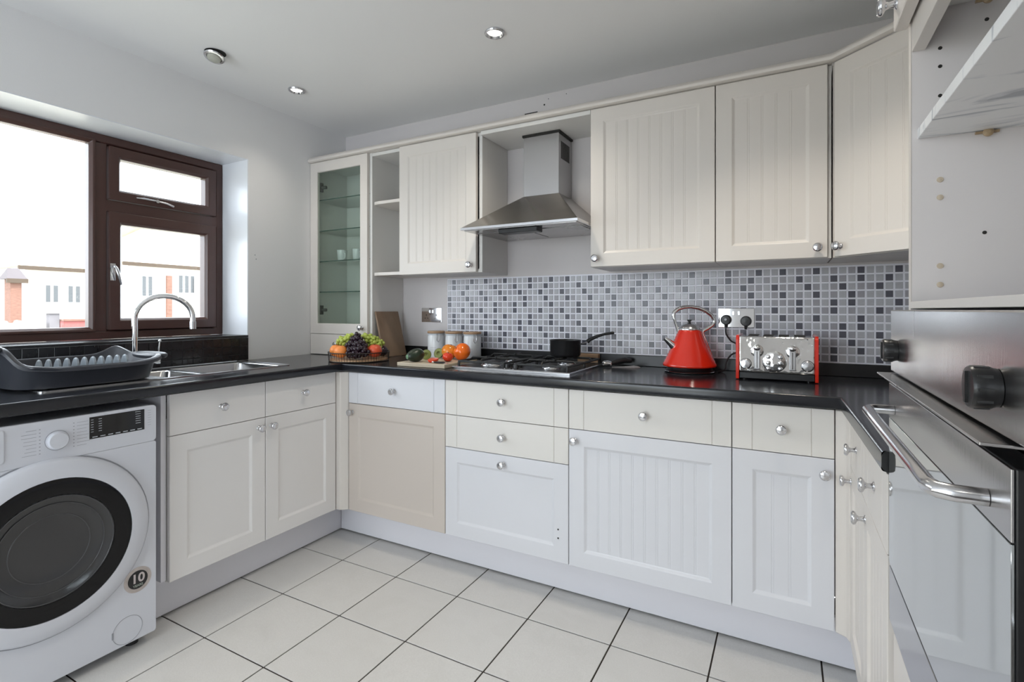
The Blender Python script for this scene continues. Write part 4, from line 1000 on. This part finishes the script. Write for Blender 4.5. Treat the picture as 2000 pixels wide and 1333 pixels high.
GR = []; FR = [(fp_(-.116, -.020, .055), .034), (fp_(-.068, -.093, .055), .0345), (fp_(.100, -.058, .058), .037), (fp_(.112, .048, .048), .030), (fp_(.02, .098, .05), .036)]
def bunch(name, lab, mat, pts, r, cat='grapes'):
    c = thing(name, lab, cat, pts[0][0]); mb = MB(); rr = random.Random(len(pts) * 13 + 5); placed = []
    for p, R_, n in pts:
        k = 0; tries = 0
        while k < n and tries < n * 40:
            tries += 1
            d = Vector((rr.uniform(-1, 1), rr.uniform(-1, 1), rr.uniform(-1, 1)))
            if d.length > 1: continue
            q = Vector(p) + Vector((d.x * R_[0], d.y * R_[1], d.z * R_[2]))
            if q.z < zf + .026: continue
            if any((q - w).length < r * 1.35 for w in placed) or any((q - w).length < r * 2.35 for w in GR) or any((q - f).length < r * 1.2 + fr_ for f, fr_ in FR) or (q.xy - FC.xy).length > .140: continue
            placed.append(q); mb.ball(q, r * rr.uniform(.9, 1.08), 12, 8, squash=(1, 1, 1.15), axis=(rr.uniform(-1, 1), rr.uniform(-1, 1), 1)); k += 1
    GR.extend(placed)
    mb.build('grapes', mat, c, kind='stuff')
    mb = MB(); a = Vector(pts[0][0]); e_ = Vector(pts[-1][0])
    mb.tube([a + (e_ - a) * t_ for t_ in (0, .33, .66, 1)], [.0035, .003, .0022, .0015], 6); mb.build('stem', M['stem'], c)
bunch('grape_bunch', 'bunch of dark purple grapes piled in the centre of the fruit basket', M['pgrape'],
      [(fp_(.005, -.048, .130), (.014, .014, .02), 6), (fp_(.003, -.055, .110), (.034, .03, .02), 26), (fp_(.003, -.066, .085), (.060, .045, .026), 65), (fp_(.010, -.080, .056), (.084, .058, .03), 110)], .0105)
bunch('grape_bunch', 'bunch of green grapes on the left of the fruit basket', M['ggrape'],
      [(fp_(-.035, .0, .125), (.03, .04, .016), 18), (fp_(-.068, .0, .105), (.045, .045, .024), 48), (fp_(-.082, .015, .082), (.045, .05, .026), 40)], .0105)
bunch('grape_bunch', 'bunch of green grapes on the right of the fruit basket', M['ggrape'],
      [(fp_(.03, .02, .128), (.03, .04, .014), 16), (fp_(.062, .012, .108), (.036, .045, .022), 34), (fp_(.088, .01, .088), (.03, .045, .022), 24)], .0098)

# ================================================================ CHOPPING BOARD and vegetables
mb = MB(); mb.prism([(.930, -.567), (1.205, -.560), (1.198, -.265), (.925, -.272)], ZT + .0008, ZT + .0195)
tag(mb.build('chopping_board', M['board'], bevel=.002), 'pale chopping board lying flat beside the gas hob, vegetables on it', 'board')
zb = ZT + .0198
def at(u, v, z):   # where the line of sight of pixel (u, v) meets the height z
    r = (u - 999.4) / 1002.0; k = (v - 605.84) / 1002.0; t_ = (1.1811 - z) / k
    return Vector((2.5903 + t_ * (-.47304 + r * .88104), -2.488 + t_ * (.88104 + r * .47304), z))
ap = Vector((1.000, -.515, zb + .0315))
c = thing('avocado', 'whole dark green avocado at the left end of the chopping board', 'avocado', ap)
ax = Vector((-.35, -.85, -.12)).normalized(); q = ax.to_track_quat('Z', 'Y')
mb = MB(); rings = []
for j in range(19):
    t_ = j / 18; zz = -.048 + .096 * t_; rr_ = .0325 * math.sqrt(max(0, 1 - ((t_ - .45) / .55 if t_ > .45 else (t_ - .45) / .45) ** 2)) * (1 - .16 * max(0, t_ - .4)); rr_ = max(rr_, .0008)
    rings.append([ap + q @ Vector((rr_ * math.cos(2 * PI * i / 24), rr_ * math.sin(2 * PI * i / 24), zz)) for i in range(24)])
mb.loft(rings, True, False); mb.build('skin', M['avo'], c)
mb = MB(); mb.lathe([(.0115, 0), (.010, .003), (.001, .004)], ap + ax * .0435, ax, 14); mb.build('stem_end', M['avotip'], c)
def half(p, ax, lab, r=.026):
    c = thing('avocado_half', lab, 'avocado', p, 'cut avocado halves'); ax = Vector(ax).normalized(); q = ax.to_track_quat('Z', 'Y')
    mb = MB(); rings = []
    for j in range(9):
        a = PI / 2 * j / 8; rings.append([Vector(p) + q @ Vector((max(r * math.cos(a), .0005) * math.cos(2 * PI * i / 24) * 1.0, max(r * math.cos(a), .0005) * math.sin(2 * PI * i / 24), -r * math.sin(a) * .85)) for i in range(24)])
    mb.loft(rings, True, False); mb.build('skin', M['avo'], c)
    mb = MB(); mb.lathe([(r * .97, -.0004), (r * .93, .0008), (r * .42, .001), (r * .38, -.004), (.001, -.007)], p, ax, 24, caps=False); mb.build('flesh', M['avoflesh'], c)
half((.985, -.410, zb + .0262), (.35, -.93, .15), 'cut avocado half standing behind the whole avocado')
half((.998, -.325, zb + .0272), (.10, -.95, .30), 'cut avocado half behind the tomato slice', .027)
def tom(p, r, mat, lab, ax=(0, 0, 1), sq=(1, 1, .86)): fruit('tomato', p, r, mat, lab, 'tomato', squash=sq, dent=.16, axis=ax, lobes=5, lob=.018, grp='tomatoes on the chopping board')
tom((1.060, -.312, zb + .0385), .043, M['tomato2'], 'amber and orange tomato behind the small one', (.2, .1, 1), (1, 1, .9))
tom((1.150, -.335, zb + .0415), .0445, M['tomato'], 'large glossy orange tomato nearest the hob', (-.55, -.6, .55), (1, 1, .93))
tom((1.133, -.432, zb + .0225), .0255, M['tomatored'], 'small red tomato in front of the larger tomatoes', (.1, 0, 1), (1, 1, .9))
p = Vector((1.096, -.500, zb + .012))
c = thing('tomato_slice', 'cut red tomato piece showing its seeds, in the middle of the chopping board', 'tomato', p)
mb = MB(); mb.lathe([(.014, -.0115), (.023, -.006), (.0265, .001), (.026, .004)], p, (0, -.18, 1), 26); mb.build('skin', M['tomatored'], c)
mb = MB(); mb.lathe([(.0255, .0042), (.022, .0056), (.001, .0058)], p, (0, -.18, 1), 26, caps=False); mb.build('flesh', M['tflesh'], c)
kp0 = Vector((1.128, -.535, zb + .0055)); kd = Vector((.985, .14, 0)).normalized()
c = thing('knife', 'kitchen knife with black handle lying on the chopping board', 'knife', kp0)
mb = MB(); mb.tube([kp0, kp0 + kd * .025, kp0 + kd * .050, kp0 + kd * .056], [.0055, .0065, .006, .004], 10, flat=.75); mb.build('handle', M['blackp'], c)
mb = MB(); mb.tube([kp0 - kd * .010, kp0 + kd * .0005], .0062, 10, flat=.8); mb.build('butt_cap', M['chrome'], c)
mb = MB(); a = kp0 + kd * .056 - Vector((0, 0, .003)); mb.prism([(a.x, a.y - .008), (a.x + .016, a.y - .006), (a.x + .016, a.y + .009), (a.x, a.y + .008)], a.z, a.z + .0012); mb.build('blade', M['satin'], c)

# ================================================================ OBJECTS RIGHT OF THE HOB
p = Vector((1.775, -.030, ZT))
mb = MB(); mb.box(1.655, 1.765, -.045, -.0165, ZT + .0008, ZT + .052)
tag(mb.build('wooden_block', M['bamboo'], bevel=.004), 'small tan wooden block behind the hob beside the saucepan', 'block')
c = thing('gas_lighter', 'chrome gas lighter with black grip lying right of the hob', 'lighter', (1.86, -.12, ZT))
mb = MB(); mb.tube([(1.822, -.140, ZT + .017), (1.838, -.128, ZT + .017), (1.852, -.118, ZT + .016)], [.012, .015, .012], 14); mb.build('head', M['chrome'], c)
mb = MB(); mb.tube([(1.852, -.118, ZT + .016), (1.872, -.095, ZT + .024), (1.902, -.062, ZT + .030), (1.93, -.045, ZT + .026)], [.009, .012, .015, .010], 12); mb.build('grip', M['blackp'], c)
mb = MB()
rings = []
for t_, w_, h_ in ((0, .006, .002), (.25, .012, .004), (.5, .016, .006), (.75, .020, .010), (.92, .012, .006), (1, .002, .002)):
    x = 1.862 + .125 * t_; y = -.130 + .035 * t_
    rings.append([(x, y - w_, ZT + .0008), (x, y + w_, ZT + .0008), (x, y + w_ * .5, ZT + .001 + h_), (x, y - w_ * .5, ZT + .001 + h_ * .8)])
mb.loft(rings, True, True, True)
tag(mb.build('foil_scrap', M['silverfoil']), 'small crumpled grey scrap lying on the worktop right of the hob', 'scrap')

# ================================================================ CEILING LIGHTS and added fill spots
def downlight(x, y, lab, on=True, spot=1.0):
    c = thing('ceiling_spotlight', lab, 'ceiling light', (x, y, H), 'recessed ceiling spotlights')
    mb = MB(); mb.lathe([(.028, -.0002), (.040, -.0006), (.042, -.004), (.040, -.009), (.034, -.010), (.0275, -.002)], (x, y, H), n=36, caps=False); mb.build('trim_ring', M['satin'], c)
    if on:
        mb = MB(); mb.lathe([(.0265, -.0005), (.0265, -.003), (.020, -.0055), (.001, -.006)], (x, y, H), n=30); mb.build('bulb', M['bulb'], c)
        l = bpy.data.lights.new('spot', 'SPOT'); l.energy = SPOT_W * spot; l.spot_size = R(120); l.spot_blend = 1; l.color = (1, .93, .82); l.shadow_soft_size = .03
        o = bpy.data.objects.new('spot', l); C.objects.link(o); o.location = (x, y, H - .018)
    return c
SPOT_W = 11
downlight(.339, -.664, 'small lit ceiling spotlight near the corner above the sink', spot=.3)
downlight(1.525, -.653, 'lit ceiling spotlight above the hob side of the room')
for x, y in ((2.6, -.9), (.45, -2.6), (1.6, -2.9), (2.6, -3.3)):  # added spots without fittings, out of view, to fill the room
    l = bpy.data.lights.new('spot', 'SPOT'); l.energy = SPOT_W; l.spot_size = R(105); l.spot_blend = .7; l.color = (1, .93, .82); l.shadow_soft_size = .03
    o = bpy.data.objects.new('spot', l); C.objects.link(o); o.location = (x, y, H - .018)
# the unlit one hangs loose and tilted
x, y = .343, -1.101
c = thing('ceiling_spotlight', 'unlit ceiling spotlight hanging tilted out of its hole', 'ceiling light', (x, y, H), 'recessed ceiling spotlights')
mb = MB(); mb.cyl((x, y + .004, H - .0015), (x, y + .004, H - .0002), .043, n=32); mb.build('hole', M['dark'], c)
ax = Vector((.10, -.28, -1)).normalized()
mb = MB(); mb.lathe([(.030, -.002), (.041, .0), (.043, .004), (.040, .008), (.031, .009), (.029, .004)], (x, y, H - .018), ax, 36, caps=False); mb.build('trim_ring', M['satin'], c)
mb = MB(); mb.lathe([(.028, -.010), (.029, .006), (.027, .014), (.020, .018), (.001, .019)], (x, y, H - .018), ax, 30); mb.build('bulb', M['bulboff'], c)
mb = MB(); mb.lathe([(.002, .015), (.010, .014), (.018, .012)], (x, y, H - .0285), (0, 0, 1), 12, caps=False); mb.cyl((x + .01, y, H - .03), (x + .012, y + .006, H - .002), .003, n=6); mb.build('wire', M['dark'], c)
# marks on the plaster above the hood
for (u_, v_, r_) in ((1063, 204.5, .0045), (1071, 193, .0022), (1106, 183, .0022)):
    rr_ = (u_ - 999.4) / 1002; t_ = 2.486 / (.88104 + rr_ * .47304); X = 2.5903 + t_ * (-.47304 + rr_ * .88104); Z = 1.1811 - t_ * (v_ - 605.84) / 1002
    mb = MB(); mb.cyl((X, -.0004, Z), (X, -.0016, Z), r_, n=10); mb.build('screw_hole', M['dark'], wb)
for (y_, z_) in ((-.662, 1.485), (-.655, 1.463)):
    mb = MB(); mb.cyl((.0004, y_, z_), (.0014, y_, z_), .003, n=10); mb.build('screw_hole', M['wmgrey'], bpy.data.objects['wall_left'])
mb = MB(); mb.box(1.335, 1.412, -.0016, -.0002, 2.238, 2.246); mb.build('plaster_gap', M['dark'], wb)

# ================================================================ OUTSIDE
GZ = -1.2
mb = MB(); mb.box(-140, -.6, -80, 120, GZ - .2, GZ); tag(mb.build('garden_ground', M['grass']), 'pale ground outside the window', 'ground')['kind'] = 'structure'
def house(name, lab, X, y0, y1, ze, zr, depth, wall_m, roof_m, wins, hip=True, o=.5):
    c = thing(name, lab, 'house', (X, (y0 + y1) / 2, GZ), 'houses beyond the garden')
    mb = MB(); mb.box(X - depth, X, y0, y1, GZ, ze); w = mb.build('wall', wall_m, c)
    mb = MB(); h = depth / 2 if hip else 0
    vs = [(X + o, y0 - o, ze), (X + o, y1 + o, ze), (X - depth - o, y1 + o, ze), (X - depth - o, y0 - o, ze), (X - depth / 2, y0 + h, zr), (X - depth / 2, y1 - h, zr)]
    mb.add(vs, [(0, 1, 5, 4), (2, 3, 4, 5), (1, 2, 5), (3, 0, 4), (0, 3, 2, 1)]); mb.build('roof', roof_m, c)
    mb = MB(); mb.box(X + o - .12, X + o + .03, y0 - o, y1 + o, ze - .22, ze + .03); mb.build('gutter', M['fascia'], c)
    for (a, b, z0, z1) in wins:
        mb = MB(); mb.box(X + .02, X + .08, a, b, z0, z1); f = mb.build('window', M['upvc'], c)
        n = 3 if b - a > 1.2 else 2; s_ = (b - a) / n
        for k in range(n):
            mb = MB(); mb.box(X + .081, X + .1, a + s_ * k + .08, a + s_ * (k + 1) - .08, z0 + .1, z1 - .1); mb.build('pane', M['winglass'], f)
    return c
house('house', 'pale rendered house seen through the large window pane', -40, 11.6, 15.1, 3.95, 7.0, 9, M['cream'], M['roof'], [(12.5, 13.3, 1.6, 2.9), (13.7, 14.5, 1.6, 2.9)], hip=False)
house('house', 'house with hipped roof seen through the casement window', -38, 16.4, 24.5, 4.5, 8.6, 9, M['cream'], M['roof'], [(17.2, 18.0, 2.1, 3.7), (19.7, 21.0, 2.4, 3.9)])
house('brick_outbuilding', 'small brick building with slate roof left of the rendered house', -36.5, 9.78, 10.28, 2.95, 3.6, .8, M['brick'], M['slate'], [], hip=False, o=.22)
for a_, b_, lab in ((18.62, 18.98, 'brick pier on the house front, the left one in the casement window'), (21.15, 21.75, 'brick pier on the house front, the right one in the casement window')):
    mb = MB(); mb.box(-37.5, -37.3, a_, b_, GZ, 3.7); tag(mb.build('brick_pier', M['brick']), lab, 'pier')
c = thing('garden_wall', 'low red garden wall with stone post outside the large window pane', 'wall', (-12, 3, GZ))
mb = MB(); mb.box(-12.2, -12, 2.95, 3.75, GZ, .93); mb.build('wall', M['pink'], c)
mb = MB(); mb.box(-12.25, -11.95, 2.945, 3.8, .93, .97); mb.build('coping', M['brick'], c)
mb = MB(); mb.box(-12.2, -12.02, 2.76, 2.94, GZ, 1.10); mb.loft([[(-12.24, 2.72, 1.10), (-11.98, 2.72, 1.10), (-11.98, 2.98, 1.10), (-12.24, 2.98, 1.10)], [(-12.14, 2.82, 1.16), (-12.08, 2.82, 1.16), (-12.08, 2.88, 1.16), (-12.14, 2.88, 1.16)]], True, True, False); mb.build('post', M['concrete'], c)
c = thing('tiled_garden_wall', 'low white garden wall with curved coping tiles outside the window', 'wall', (-12.1, 1, GZ))
mb = MB(); mb.box(-12.15, -12.05, -1, 2.7, GZ, .90); mb.build('wall', M['cream'], c)
for k in range(15):
    y = -.95 + k * .24; mb = MB(); mb.tube([(-12.2, y + .08, .91), (-11.98, y + .08, .90)], .05, 8); mb.build('coping_tile', M['cream'], c)
